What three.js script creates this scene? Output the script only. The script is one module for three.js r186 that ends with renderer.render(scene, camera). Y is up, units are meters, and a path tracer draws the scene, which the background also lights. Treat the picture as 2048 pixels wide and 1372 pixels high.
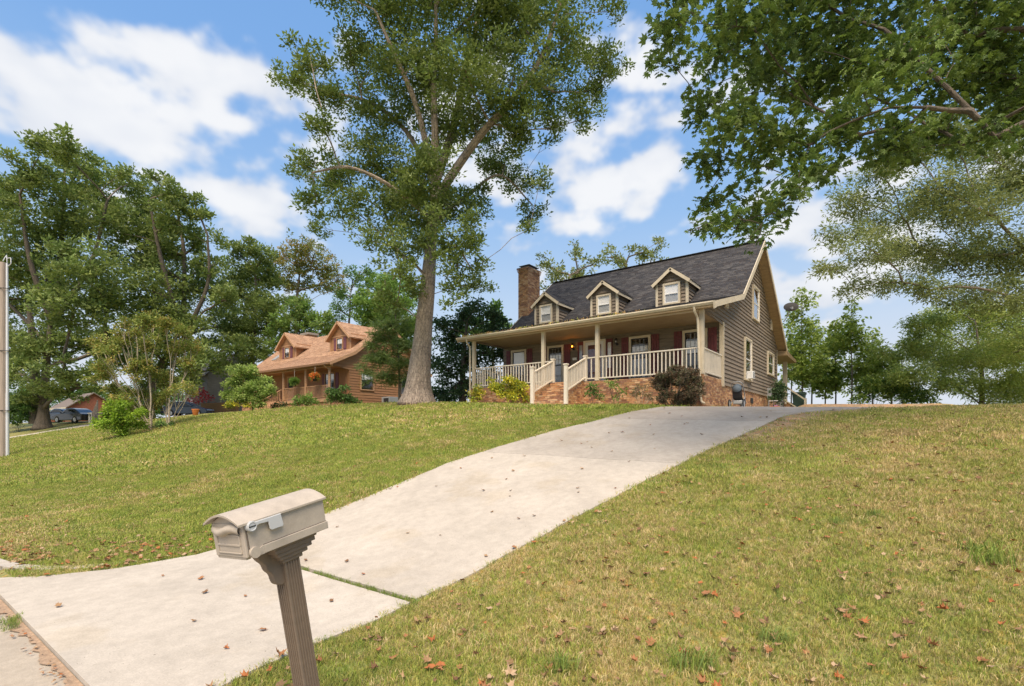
import * as THREE from 'three';
import { mergeGeometries } from 'three/addons/utils/BufferGeometryUtils.js';
import { RoundedBoxGeometry } from 'three/addons/geometries/RoundedBoxGeometry.js';
import { ImprovedNoise } from 'three/addons/math/ImprovedNoise.js';

// ---------------------------------------------------------------- camera, sky, sun, exposure
const scene = new THREE.Scene();
const F = 1013, CX = 1024, CY = 858, EYE = 1.85, YAW = 36.9 * Math.PI / 180;   // focal length and horizon in photo pixels
const camera = new THREE.PerspectiveCamera(2 * Math.atan(CY / F) * 180 / Math.PI, 2048 / (2 * CY), 0.1, 4000);
camera.position.set(0, EYE, 0);
camera.rotation.y = YAW;
camera.setViewOffset(2048, 2 * CY, 0, 0, 2048, 1372);
camera.updateProjectionMatrix();
camera.updateMatrixWorld();

const renderer = new THREE.WebGLRenderer({ antialias: true });
renderer.setSize(1024, 686);
renderer.toneMapping = THREE.LinearToneMapping;
const EXPO = 2.0;
renderer.toneMappingExposure = EXPO;
renderer.shadowMap.enabled = true;

const sun = new THREE.DirectionalLight(0xffebd2, 3.3);
sun.position.set(22, 100, 34);
sun.target.position.set(-14, 2, -14);
sun.castShadow = true;
sun.shadow.radius = 80;
sun.shadow.mapSize.set(4096, 4096);
Object.assign(sun.shadow.camera, { left: -70, right: 70, top: 70, bottom: -70, near: 1, far: 300 });
scene.add(sun, sun.target);

// ---------------------------------------------------------------- small tools
const V = (X, Y, S) => new THREE.Vector3(X, Y, -S);
const SN = Math.sin(YAW), CS = Math.cos(YAW);
// a pixel of the photo and a distance along the view axis give a place
const at = (px, py, d) => { const a = (px - CX) / F; return [(a * CS - SN) * d, EYE + (CY - py) / F * d, (a * SN + CS) * d]; };
const depthOf = (X, S) => -X * SN + S * CS;
const rng = (seed) => () => { seed |= 0; seed = seed + 0x6D2B79F5 | 0; let t = Math.imul(seed ^ seed >>> 15, 1 | seed); t = t + Math.imul(t ^ t >>> 7, 61 | t) ^ t; return ((t ^ t >>> 14) >>> 0) / 4294967296; };
const R = rng(77);
const rr = (a, b) => a + (b - a) * R();
const clamp = (x, a, b) => Math.min(b, Math.max(a, x));
const smooth = (a, b, x) => { const t = clamp((x - a) / (b - a), 0, 1); return t * t * (3 - 2 * t); };
const mix = (a, b, t) => a + (b - a) * t;
const lerpTable = (xs, ys, x) => { if (x <= xs[0]) return ys[0]; for (let i = 1; i < xs.length; i++) if (x <= xs[i]) { return mix(ys[i - 1], ys[i], (x - xs[i - 1]) / (xs[i] - xs[i - 1])); } return ys[ys.length - 1]; };
const perlin = new ImprovedNoise();
const nz = (x, y, z = 0) => perlin.noise(x + 100.37, y + 57.1, z + 31.7);
const fbm3 = (x, y, z, o = 5) => { let s = 0, a = 0.5, f = 1; for (let i = 0; i < o; i++) { s += a * nz(x * f, y * f, z * f); a *= 0.5; f *= 2.03; } return s; };

// ---------------------------------------------------------------- the sky: air and clouds
{
  const W = 2048, H = 1024, data = new Float32Array(W * H * 4);
  const blobs = [];                                  // clouds of the view: [pixel x, pixel y, half width, half height, strength]
  for (const [px, py, rx, ry, k] of [[130, 150, 190, 55, .38], [330, 110, 170, 45, .34], [470, 150, 90, 28, .26], [60, 215, 150, 55, .34], [210, 250, 80, 45, .2], [300, 285, 85, 45, .3], [420, 205, 22, 22, .26], [450, 245, 55, 16, .2], [490, 400, 105, 38, .36], [560, 425, 80, 40, .26], [470, 470, 60, 26, .26], [640, 490, 110, 26, .2],
    [1240, 370, 105, 48, .38], [1330, 320, 70, 34, .3], [1150, 450, 60, 20, .24], [1215, 255, 45, 24, .28], [1345, 243, 32, 13, .24], [1280, 60, 70, 60, .28], [1270, 150, 50, 40, .2], [1620, 480, 130, 70, .3], [1600, 610, 90, 45, .24], [1800, 520, 200, 120, .2], [2000, 200, 260, 160, .16], [1500, 150, 150, 90, .14], [900, 120, 260, 130, .14], [1000, 600, 200, 70, .12], [700, 60, 70, 40, .16]]) {
    const [X, Y, S] = at(px, py, 1), l = Math.hypot(X, Y - EYE, S), el = Math.asin((Y - EYE) / l), az = Math.atan2(-S, X);
    const z2 = (px - CX) ** 2 + F * F;
    blobs.push([az, el, rx * F / z2, ry * Math.sqrt(z2) / (z2 + (py - CY) ** 2), k]);
  }
  const top = [[0, .74, .79, .87], [.1, .68, .76, .88], [.22, .5, .67, .9], [.38, .33, .54, .87], [.55, .22, .43, .81], [.8, .17, .37, .74], [1, .15, .34, .7]];
  const ts = top.map((t) => t[0]);
  for (let j = 0; j < H; j++) {
    const el = ((j + 0.5) / H - 0.5) * Math.PI, y = Math.sin(el), c = Math.cos(el);
    const sy = Math.max(y, 0.0);
    const base = [1, 2, 3].map((k) => lerpTable(ts, top.map((t) => t[k]), sy));
    for (let i = 0; i < W; i++) {
      const az = ((i + 0.5) / W - 0.5) * 2 * Math.PI, o = (j * W + i) * 4;
      let cl = 0, lit = 0;
      if (y > -0.02) {
        const x = c * Math.cos(az), z = c * Math.sin(az), q = 1 / (sy + 0.22);
        const big = fbm3(x * q * 1.1, z * q * 1.1, 3.1, 3), n = fbm3(x * q * 3.1 + 4, z * q * 3.1, 7.7, 6), fine = fbm3(x * 15, y * 24, z * 15, 6);
        let b = -0.05 + 0.26 * big;
        for (const [a0, e0, ra, re, k] of blobs) {
          let da = az - a0; if (da > Math.PI) da -= 2 * Math.PI; if (da < -Math.PI) da += 2 * Math.PI;
          const g = (da / ra) ** 2 + ((el - e0) / re) ** 2;
          if (g < 9) b += k * Math.exp(-g * 0.7);
        }
        const dens = b * .9 + 0.6 * n + 0.42 * fine;
        cl = smooth(0.1, 0.34, dens) * 0.94;
        lit = clamp(smooth(0.1, 0.55, dens) * .7 + .25 + 1.1 * fbm3(x * 7 + 9, y * 12, z * 7, 4), 0, 1);
        cl = Math.max(cl, 0.3 * smooth(0.4, 0.0, sy));
      }
      const cc = [mix(.74, .95, lit), mix(.78, .955, lit), mix(.86, .97, lit)];
      for (let k = 0; k < 3; k++) data[o + k] = mix(base[k], cc[k], cl) / EXPO;
      data[o + 3] = 1;
    }
  }
  const sky = new THREE.DataTexture(data, W, H, THREE.RGBAFormat, THREE.FloatType);
  sky.mapping = THREE.EquirectangularReflectionMapping;
  sky.magFilter = THREE.LinearFilter; sky.minFilter = THREE.LinearFilter;
  sky.needsUpdate = true;
  scene.background = sky;
  scene.environment = sky;
}

// ---------------------------------------------------------------- textures (material grain only)
function lattice(freq, seed) { const r = rng(seed), a = new Float32Array(freq * freq); for (let i = 0; i < a.length; i++) a[i] = r(); return a; }
const lats = {};
function pn(u, v, fx, fy, seed) {                      // tiling value noise
  const key = fx + '_' + fy + '_' + seed; let a = lats[key];
  if (!a) { const r = rng(seed * 7919 + fx * 31 + fy); a = lats[key] = Float32Array.from({ length: fx * fy }, r); }
  const x = u * fx, y = v * fy, x0 = Math.floor(x), y0 = Math.floor(y), tx = x - x0, ty = y - y0, sx = tx * tx * (3 - 2 * tx), sy = ty * ty * (3 - 2 * ty);
  const g = (i, j) => a[((j % fy) + fy) % fy * fx + ((i % fx) + fx) % fx];
  return mix(mix(g(x0, y0), g(x0 + 1, y0), sx), mix(g(x0, y0 + 1), g(x0 + 1, y0 + 1), sx), sy);
}
const pf = (u, v, f, seed, o = 4, ay = 1) => { let s = 0, a = 0.5, t = 0; for (let i = 0; i < o; i++) { s += a * pn(u, v, f << i, Math.max(1, Math.round(ay * (f << i))), seed + i); t += a; a *= 0.55; } return s / t; };
function tex(size, fn, srgb = true) {
  const d = new Uint8Array(size * size * 4);
  for (let j = 0; j < size; j++) for (let i = 0; i < size; i++) { const c = fn(i / size, j / size), o = (j * size + i) * 4; for (let k = 0; k < 3; k++) d[o + k] = clamp(c[Math.min(k, c.length - 1)], 0, 255); d[o + 3] = 255; }
  const sum = [0, 0, 0]; for (let i = 0; i < d.length; i += 28) for (let k = 0; k < 3; k++) { const x = d[i + k] / 255; sum[k] += x <= .04045 ? x / 12.92 : ((x + .055) / 1.055) ** 2.4; }
  const t = new THREE.DataTexture(d, size, size); t.userData.mean = sum.map((x) => x / (d.length / 28)); t.wrapS = t.wrapT = THREE.RepeatWrapping; t.magFilter = THREE.LinearFilter; t.minFilter = THREE.LinearMipmapLinearFilter; t.generateMipmaps = true;
  if (srgb) t.colorSpace = THREE.SRGBColorSpace; t.needsUpdate = true; return t;
}
const rep = (t, s, sy = s) => { const c = t.clone(); c.userData = { mean: t.userData.mean }; c.repeat.set(1 / s, 1 / sy); c.needsUpdate = true; return c; };   // s = metres that one tile covers
const texLawn = tex(1024, (u, v) => { const n = pf(u, v, 8, 1, 4), f = pf(u, v, 64, 9, 3), g = pn(u, v, 256, 256, 22); const b = 120 + 150 * (0.35 * n + 0.35 * f + 0.3 * g - 0.2); const st = smooth(0.55, 0.75, pf(u, v, 24, 41, 3)); return [b * (1 + .16 * st), b * (1 + .02 * st), b * (0.86 - .1 * st)]; });
const texConc = tex(1024, (u, v) => { const n = pf(u, v, 5, 2, 6), m = pf(u, v, 40, 12, 3), g = pn(u, v, 340, 340, 5), sp = g > 0.955 ? -62 : g > .93 ? -26 : g < 0.06 ? 16 : 0, st = smooth(.56, .74, pf(u, v, 6, 61, 4)); const b = 204 + 24 * (n - .5) + 20 * (m - .5) + 16 * (g - .5) + sp; return [b - 3 * st, b - 1 - 5 * st, b - 3 - 9 * st]; });
const texConcB = tex(512, (u, v) => [128 + 90 * (pf(u, v, 16, 3, 4) - .5) + 60 * (pn(u, v, 200, 200, 8) - .5)], false);
const barkRidge = (u, v) => { const w = u + .09 * (pf(u, v, 5, 71, 3) - .5), r = Math.abs(pn(w, v, 22, 9, 3) - .5) * 2, q = Math.abs(pn(w + .3, v, 34, 16, 13) - .5) * 2; return .55 * smooth(.02, .45, r) + .45 * smooth(.02, .5, q); };
const texBark = tex(512, (u, v) => { const f = pf(u, v, 24, 5, 4), g = pf(u, v, 4, 55, 3), b = 118 + 62 * barkRidge(u, v) + 60 * (f - .5) + 40 * (g - .5); return [b, b * .95, b * .88]; });
const texBarkB = tex(512, (u, v) => [170 * barkRidge(u, v) + 80 * pf(u, v, 24, 5, 4)], false);
const texWood = tex(512, (u, v) => { const g = pf(u, v, 4, 31, 4, 12), f = pn(u, v, 10, 220, 6), b = 205 + 60 * (g - .5) + 24 * (f - .5); return [b, b * .99, b * .97]; });
const texWoodV = tex(512, (v, u) => { const g = pf(u, v, 4, 31, 4, 12), f = pn(u, v, 10, 220, 6), b = 205 + 60 * (g - .5) + 24 * (f - .5); return [b, b * .99, b * .97]; });
const texGrit = tex(512, (u, v) => { const b = 190 + 90 * (pn(u, v, 220, 220, 4) - .5) + 60 * (pf(u, v, 8, 14, 3) - .5); return [b]; });
const texDust = tex(512, (u, v) => { const st = smooth(.5, .8, pf(u, v, 5, 19, 4)), b = 222 + 26 * (pf(u, v, 12, 15, 4) - .5) + 14 * (pn(u, v, 180, 180, 3) - .5) - 9 * st; return [b, b * .99, b * .97]; });

// ---------------------------------------------------------------- materials
const lin = (c) => Array.isArray(c) ? new THREE.Color().setRGB(...c) : new THREE.Color(c);
// the colour given is the surface's mean colour: the map only varies it
const mat = (c, roughness = 0.85, o = {}) => { const q = lin(c), m = o.map?.userData.mean; if (m) q.setRGB(q.r / m[0], q.g / m[1], q.b / m[2]); return o.specularIntensity !== undefined ? new THREE.MeshPhysicalMaterial({ color: q, roughness, ...o }) : new THREE.MeshStandardMaterial({ color: q, roughness, ...o }); };
const M = {
  concrete: mat([.46, .42, .36], .9, { map: rep(texConc, 3.7), bumpMap: rep(texConcB, 1.3), bumpScale: .004, specularIntensity: .3 }),
  gutter: mat([.4, .345, .27], .95, { map: rep(texConc, 1.9), bumpMap: rep(texConcB, .5), bumpScale: .01 }),
  bark: mat([.33, .265, .205], .95, { map: rep(texBark, 1.1, 1.6), bumpMap: rep(texBarkB, 1.1, 1.6), bumpScale: .03 }),
  barkDark: mat([.12, .098, .075], .95, { map: rep(texBark, .8, 1.2), bumpMap: rep(texBarkB, .8, 1.2), bumpScale: .015 }),
  barkGrey: mat([.19, .155, .12], .95, { map: rep(texBark, .6, 1.0), bumpMap: rep(texBarkB, .6, 1.0), bumpScale: .01 }),
  barkPale: mat([.4, .34, .25], .9, { map: rep(texBark, .4, .8) }),
  siding: mat([.198, .16, .118], .8, { map: rep(texWood, 1.6) }),
  sidingB: mat([.212, .17, .125], .8, { map: rep(texWood, 1.3) }),
  sidingC: mat([.184, .151, .113], .8, { map: rep(texWood, 1.9) }),
  cream: mat([.56, .49, .36], .6, { map: rep(texDust, 2.3) }),
  creamWhite: mat([.66, .60, .49], .55, { map: rep(texDust, 2.3) }),
  soffit: mat([.33, .235, .125], .7, { map: rep(texWood, 1.2) }),
  shutter: mat([.13, .028, .03], .6, { map: rep(texWoodV, .9) }),
  brick: mat([1, 1, 1], .9, { vertexColors: true, map: rep(texGrit, .6) }),
  mortar: mat([.4, .33, .25], .95, { map: rep(texGrit, .5) }),
  shingle: mat([1, 1, 1], .95, { vertexColors: true, map: rep(texGrit, .8) }),
  white: mat([.72, .72, .7], .5),
  blind: mat([.78, .78, .76], .7),
  dark: mat([.02, .02, .022], .7),
  curtain: mat([.35, .36, .36], .9),
  glass: new THREE.MeshPhysicalMaterial({ color: 0xffffff, roughness: .03, transmission: 1, thickness: 0, ior: 1.5 }),
  black: mat([.012, .012, .013], .45),
  rubber: mat([.02, .02, .02], .85),
  metal: mat([.5, .5, .5], .35, { metalness: .9 }),
  steelGrey: mat([.33, .34, .35], .5, { metalness: .2 }),
  box: mat([.41, .36, .295], .64, { map: rep(texDust, .55) }),
  post: mat([.19, .145, .105], .7, { map: rep(texDust, .5) }),
  flag: mat([.47, .49, .5], .5),
  brown: mat([.34, .175, .08], .75, { map: rep(texWood, 1.5) }),
  brownB: mat([.31, .155, .07], .75, { map: rep(texWood, 1.2) }),
  brownTrim: mat([.46, .27, .15], .7, { map: rep(texWood, 1.5) }),
  purple: mat([.17, .065, .085], .65),
  oldWood: mat([.33, .27, .22], .9, { map: rep(texWoodV, .9, 3) }),
  pvc: mat([.56, .58, .6], .5),
  fenceWood: mat([.36, .19, .085], .8, { map: rep(texWoodV, .6) }),
  greyWood: mat([.28, .25, .23], .85, { map: rep(texWood, .6) }),
  greySiding: mat([.21, .19, .17], .8, { map: rep(texWood, 1.2) }),
  binGreen: mat([.035, .075, .06], .5),
  terracotta: mat([.5, .16, .04], .8),
};
const foliageMat = (t = .35) => new THREE.MeshPhysicalMaterial({ color: 0xffffff, roughness: .75, transmission: t, thickness: 0, side: THREE.DoubleSide, specularIntensity: .45 });
const leafMat = foliageMat(.5), grassMat = foliageMat(.3);
const dryMats = [[.32, .145, .055], [.36, .22, .11], [.19, .1, .045], [.43, .3, .18], [.38, .13, .035], [.26, .155, .075]].map((c) => new THREE.MeshPhysicalMaterial({ color: lin(c), roughness: .8, transmission: .12, thickness: 0, side: THREE.DoubleSide }));

// ---------------------------------------------------------------- scene tree helpers
const used = {}, origin = new WeakMap();
function numbered(n) { const k = used[n] = (used[n] ?? -1) + 1; return k ? n + '_' + String(k).padStart(3, '0') : n; }
function tag(o, label, category, group, kind) { if (label) o.userData.label = label; if (category) o.userData.category = category; if (group) o.userData.group = group; if (kind) o.userData.kind = kind; return o; }
// a thing at world place [X, Y, S]; its parts are given in world coordinates unless local is true
function thing(name, label, category, [X, Y, S] = [0, 0, 0], group, local = false) {
  const o = new THREE.Group(); o.name = numbered(name); o.position.set(X, Y, -S); scene.add(o);
  origin.set(o, local ? new THREE.Vector3() : o.position.clone());
  return tag(o, label, category, group);
}
const flat = (g) => { const n = g.index ? g.toNonIndexed() : g; for (const k of Object.keys(n.attributes)) if (!['position', 'normal', 'uv', 'color'].includes(k)) n.deleteAttribute(k); return n; };
function join(list) {
  list = [].concat(list).map(flat);
  const col = list.some((g) => g.attributes.color);
  for (const g of list) { if (!g.attributes.uv) g.setAttribute('uv', new THREE.BufferAttribute(new Float32Array(g.attributes.position.count * 2), 2)); if (!g.attributes.normal) g.computeVertexNormals(); if (col && !g.attributes.color) g.setAttribute('color', new THREE.BufferAttribute(new Float32Array(g.attributes.position.count * 3).fill(1), 3)); }
  return list.length > 1 ? mergeGeometries(list) : list[0];
}
function part(name, geos, m, parent, kind) {
  const g = join(geos).clone(), o0 = parent ? origin.get(parent) : null;
  if (o0) g.translate(-o0.x, -o0.y, -o0.z);
  const o = new THREE.Mesh(g, m); o.name = parent ? name : numbered(name); o.castShadow = o.receiveShadow = true;
  if (kind) o.userData.kind = kind;
  if (parent) { origin.set(o, o0); parent.add(o); } else scene.add(o);
  return o;
}
const struct = (name, geos, m) => { const o = part(name, geos, m); o.userData.kind = 'structure'; return o; };
// uv in metres from the face's own direction
function boxUV(g, k = 0) {
  g = flat(g); if (!g.attributes.normal) g.computeVertexNormals();
  const p = g.attributes.position, n = g.attributes.normal, uv = new Float32Array(p.count * 2), o = k ? [R() * 3, R() * 3] : [0, 0];
  for (let i = 0; i < p.count; i++) {
    const a = Math.abs(n.getX(i)), b = Math.abs(n.getY(i)), c = Math.abs(n.getZ(i));
    const [u, v] = a >= b && a >= c ? [p.getZ(i), p.getY(i)] : b >= c ? [p.getX(i), p.getZ(i)] : [p.getX(i), p.getY(i)];
    uv[i * 2] = u + o[0]; uv[i * 2 + 1] = v + o[1];
  }
  g.setAttribute('uv', new THREE.BufferAttribute(uv, 2)); return g;
}
const box = (x0, x1, y0, y1, s0, s1) => boxUV(new THREE.BoxGeometry(Math.abs(x1 - x0), Math.abs(y1 - y0), Math.abs(s1 - s0)).translate((x0 + x1) / 2, (y0 + y1) / 2, -(s0 + s1) / 2), 1);
const rbox = (x0, x1, y0, y1, s0, s1, r = .012, seg = 2) => boxUV(new RoundedBoxGeometry(Math.abs(x1 - x0), Math.abs(y1 - y0), Math.abs(s1 - s0), seg, r).translate((x0 + x1) / 2, (y0 + y1) / 2, -(s0 + s1) / 2), 1);
// polygon [[S, Y], ...] pushed along X
const openings = (sh, holes) => { for (const [a, b, c, d] of holes) sh.holes.push(new THREE.Path([[a, c], [a, d], [b, d], [b, c]].map((q) => new THREE.Vector2(...q)))); return sh; };   // [u0, u1, v0, v1]
function prismX(poly, x0, x1, holes = []) { const sh = openings(new THREE.Shape(poly.map(([s, y]) => new THREE.Vector2(s, y))), holes); const g = new THREE.ExtrudeGeometry(sh, { depth: x1 - x0, bevelEnabled: false }); g.rotateY(Math.PI / 2); g.translate(x0, 0, 0); return boxUV(g); }   // shape x -> -z = S
// polygon [[X, Y], ...] pushed along S
function prismS(poly, s0, s1, holes = []) { const sh = openings(new THREE.Shape(poly.map(([x, y]) => new THREE.Vector2(x, y))), holes); const g = new THREE.ExtrudeGeometry(sh, { depth: s1 - s0, bevelEnabled: false }); g.translate(0, 0, -s1); return boxUV(g); }
function bar(a, b, w, h) {                               // a square bar between two points
  const A = V(...a), B = V(...b), d = B.clone().sub(A), g = new THREE.BoxGeometry(w, h, d.length());
  g.applyMatrix4(new THREE.Matrix4().lookAt(A, B, new THREE.Vector3(0, 1, 0))); g.translate((A.x + B.x) / 2, (A.y + B.y) / 2, (A.z + B.z) / 2); return boxUV(g, 1);
}
// tapered tube through points (Vector3), uv in metres
function tube(pts, radii, sides = 7, rough = 0, cap = true) {
  const n = pts.length, pos = [], uv = [], idx = []; let len = 0;
  let nrm = new THREE.Vector3(1, 0, 0.13);
  for (let i = 0; i < n; i++) {
    const t = (i < n - 1 ? pts[i + 1].clone().sub(pts[Math.max(0, i - 1)]) : pts[i].clone().sub(pts[i - 1])).normalize();
    nrm.addScaledVector(t, -nrm.dot(t)); if (nrm.lengthSq() < 1e-6) nrm.set(0, 0, 1).addScaledVector(t, -t.z); nrm.normalize();
    const bin = t.clone().cross(nrm); if (i) len += pts[i].distanceTo(pts[i - 1]);
    for (let k = 0; k <= sides; k++) {
      const a = k / sides * Math.PI * 2, kk = k % sides, q = radii[i] * (1 + rough * (nz(Math.cos(a) * 1.7 + 3, Math.sin(a) * 1.7, len * .55) * 1.6 + .5 * nz(Math.cos(a) * 5, Math.sin(a) * 5, len * 1.7 + kk * 0)));
      const p = pts[i].clone().addScaledVector(nrm, Math.cos(a) * q).addScaledVector(bin, Math.sin(a) * q);
      pos.push(p.x, p.y, p.z); uv.push(k / sides * 2 * Math.PI * Math.max(radii[0], .05), len);
    }
  }
  const w = sides + 1;
  for (let i = 0; i < n - 1; i++) for (let k = 0; k < sides; k++) { const a = i * w + k, b = a + w; idx.push(a, a + 1, b, b, a + 1, b + 1); }
  if (cap) for (const i of [0, n - 1]) { const c = pos.length / 3; pos.push(pts[i].x, pts[i].y, pts[i].z); uv.push(0, 0); for (let k = 0; k < sides; k++) i ? idx.push(c, i * w + k, i * w + k + 1) : idx.push(c, k + 1, k); }
  const g = new THREE.BufferGeometry(); g.setAttribute('position', new THREE.Float32BufferAttribute(pos, 3)); g.setAttribute('uv', new THREE.Float32BufferAttribute(uv, 2)); g.setIndex(idx); g.computeVertexNormals(); return g;
}
const cyl = (c, r, h, axis = 'y', r2 = r, seg = 20) => { const g = new THREE.CylinderGeometry(r2, r, h, seg); if (axis === 'x') g.rotateZ(Math.PI / 2); if (axis === 'z') g.rotateX(Math.PI / 2); return g.translate(c[0], c[1], -c[2]); };
const pipe = (pts, r, sides = 8, smoothing = true) => { const P = pts.map((p) => V(...p)); const Q = smoothing && P.length > 2 ? new THREE.CatmullRomCurve3(P, false, 'catmullrom', .2).getPoints(P.length * 5) : P; return tube(Q, Q.map(() => r), sides); };

// ---------------------------------------------------------------- the lie of the land
const plateau = (X) => lerpTable([-80, -72, -66, -60, -52, -46, -40, -34, -28, -20, -16, -10.6, -5.3, 0, 10], [2.8, 2.75, 2.55, 2.5, 2.64, 2.76, 2.88, 3.02, 3.17, 3.18, 3.08, 2.83, 2.62, 2.45, 2.4], X);
function land(X, S) {
  const up = lerpTable([-50, 3.1, 4.2, 5.5, 14.2, 15.8, 17.5, 20, 400], [0, 0, .045, .15, .885, .965, .992, 1, 1], S);
  let y = up * plateau(X);
  y += .62 * smooth(28.6, 31, S) * smooth(-5, -3.6, X) * smooth(5, 1.5, X) + smooth(17, 22, S) * lerpTable([-90, -75, -56, -46, -38, -32, -28], [0, .3, .78, .7, .5, .3, 0], X);
  y -= .00035 * Math.max(0, S - 60) ** 1.5;
  y += smooth(1.2, 4, S) * .022 * fbm3(X * .6, S * .6, 1, 3);
  return y;
}
// the drive: its two edges by distance from the street
const drL = (S) => lerpTable([1.1, 1.5, 2.2, 3.6, 6, 8.4, 9.9, 11.5, 12.8, 14.2, 16.2, 18, 40], [-8.9, -8.45, -8.15, -8.08, -8.02, -8.06, -7.77, -7.3, -6.72, -6.26, -5.75, -4.75, -4.6], S);
const drR = (S) => lerpTable([1.1, 2.3, 3.6, 4.85, 6.5, 8.3, 10.06, 11.4, 12.9, 13.8, 14.8, 15.6, 17, 19, 40], [-3.75, -3.98, -3.98, -3.85, -3.6, -3.3, -2.98, -2.66, -2.34, -2.12, -1.5, -.6, 1.4, 3.4, 3.6], S);
const onDrive = (X, S, m = 0) => S > 1.05 && S < 28 && X > drL(S) + m && X < drR(S) - m;
const dirtAmount = (X, S) => {                          // bare red soil: along the outer drive edge, the bank, the beds by the house
  const e = X - drR(S), n = .5 * fbm3(X * 1.1, S * 1.1, 5, 4);
  let k = smooth(9.5, 12.5, S) * smooth(0, .1, e + .1) * smooth(1.05, .35, e + n) * smooth(21, 17, S);
  k = Math.max(k, smooth(28.4, 29, S) * smooth(-4.2, -3.8, X) * smooth(2.6, 1.2, X) * smooth(33, 31.5, S + 2 * n));
  k = Math.max(k, smooth(17.0, 17.4, S + n * .6) * smooth(-16.6, -16.2, X) * smooth(-4.7, -5.1, X) * (S < 21 ? 1 : 0));
  k = Math.max(k, smooth(1.15, .55, Math.hypot(X + 17.4, S - 15.9) / 1.25 + n));
  k = Math.max(k, .75 * smooth(.9, .35, Math.hypot((X + 33) / 2.6, (S - 10.7) / 1.8) + n));
  return clamp(k, 0, 1);
};
{
  const axis = (cuts) => { const out = []; for (const [a, b, st] of cuts) for (let x = a; x < b - 1e-6; x += st) out.push(x); return out; };
  const xs = [...axis([[-1500, -300, 200], [-300, -100, 25], [-100, -60, 4], [-60, -22, .8], [-22, 8, .25], [8, 40, 2], [40, 100, 10], [100, 300, 40], [300, 1600, 200]])];
  const ss = [...axis([[-1500, -300, 200], [-300, -60, 40], [-60, -8, 6], [-8, .8, .8], [.8, 20, .25], [20, 36, .6], [36, 80, 4], [80, 300, 20], [300, 2200, 150]])];
  const pos = [], col = [], uv = [], idx = [];
  const nx = xs.length, ns = ss.length, c = new THREE.Color();
  for (const S of ss) for (const X of xs) {
    let y = land(X, S);
    if (S < 1.3) y = mix(-.14, y, smooth(1.12, 1.3, S));
    if (onDrive(X, S, .3)) y -= .08;
    if (S > 200 || Math.abs(X) > 250) y = Math.min(y, 1) - .01 * Math.max(0, Math.hypot(X, S) - 250) * 0;
    pos.push(X, y, -S); uv.push(X, S);
    const n = fbm3(X * .35, S * .35, 2, 4), n2 = fbm3(X * 1.6, S * 1.6, 8, 3), right = smooth(-6, -2.5, X);
    const straw = clamp(.36 + .9 * n + .7 * n2 + .18 * right, 0, 1);
    c.setRGB(mix(.17, .34, straw), mix(.205, .265, straw), mix(.045, .1, straw));
    const d = dirtAmount(X, S); c.lerp(new THREE.Color().setRGB(.37, .232, .14), d * (.85 + .3 * n2));
    col.push(c.r, c.g, c.b);
  }
  for (let j = 0; j < ns - 1; j++) for (let i = 0; i < nx - 1; i++) { const a = j * nx + i, b = a + nx; idx.push(a, a + 1, b, b, a + 1, b + 1); }
  const g = new THREE.BufferGeometry(); g.setAttribute('position', new THREE.Float32BufferAttribute(pos, 3)); g.setAttribute('color', new THREE.Float32BufferAttribute(col, 3)); g.setAttribute('uv', new THREE.Float32BufferAttribute(uv, 2)); g.setIndex(idx); g.computeVertexNormals();
  const o = new THREE.Mesh(g, mat([1, 1, 1], .95, { vertexColors: true, map: rep(texLawn, 1.7), bumpMap: rep(texConcB, .6), bumpScale: .02 }));
  o.name = 'lawn_ground'; o.userData.kind = 'structure'; o.receiveShadow = o.castShadow = true; scene.add(o);
}
// a slab that follows the land between two edges
function slab(s0, s1, left, right, lift, thick, jag = 0, step = .22) {
  const m = Math.max(2, Math.ceil((s1 - s0) / step)), k = 16, pos = [], uv = [], idx = [];
  const add = (X, y, S, U, W) => { pos.push(X, y, -S); uv.push(U, W); return pos.length / 3 - 1; };
  const grid = [];
  for (let j = 0; j <= m; j++) {
    const S = mix(s0, s1, j / m), e0 = left(S) + jag * nz(S * 3.1, 4), e1 = right(S) + jag * nz(S * 3.3, 9), row = [];
    for (let i = 0; i <= k; i++) { const X = mix(e0, e1, i / k); row.push(add(X, land(X, S) + lift, S, X, S)); }
    grid.push(row);
  }
  for (let j = 0; j < m; j++) for (let i = 0; i < k; i++) { const [a, b, c, d] = [grid[j][i], grid[j][i + 1], grid[j + 1][i], grid[j + 1][i + 1]]; idx.push(a, b, c, c, b, d); }
  const edge = (list) => { for (let i = 0; i < list.length - 1; i++) { const p = (q) => [pos[q * 3], pos[q * 3 + 1], -pos[q * 3 + 2]]; const A = p(list[i]), B = p(list[i + 1]); const a = add(...A, A[0] + A[2], A[1]), b = add(...B, B[0] + B[2], B[1]), c = add(A[0], A[1] - thick, A[2], A[0] + A[2], A[1] - thick), d = add(B[0], B[1] - thick, B[2], B[0] + B[2], B[1] - thick); idx.push(a, b, c, c, b, d); } };
  edge(grid.map((r) => r[0]).reverse()); edge(grid.map((r) => r[k])); edge(grid[0].slice()); edge(grid[m].slice().reverse());
  const g = new THREE.BufferGeometry(); g.setAttribute('position', new THREE.Float32BufferAttribute(pos, 3)); g.setAttribute('uv', new THREE.Float32BufferAttribute(uv, 2)); g.setIndex(idx); g.computeVertexNormals(); return g;
}
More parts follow.
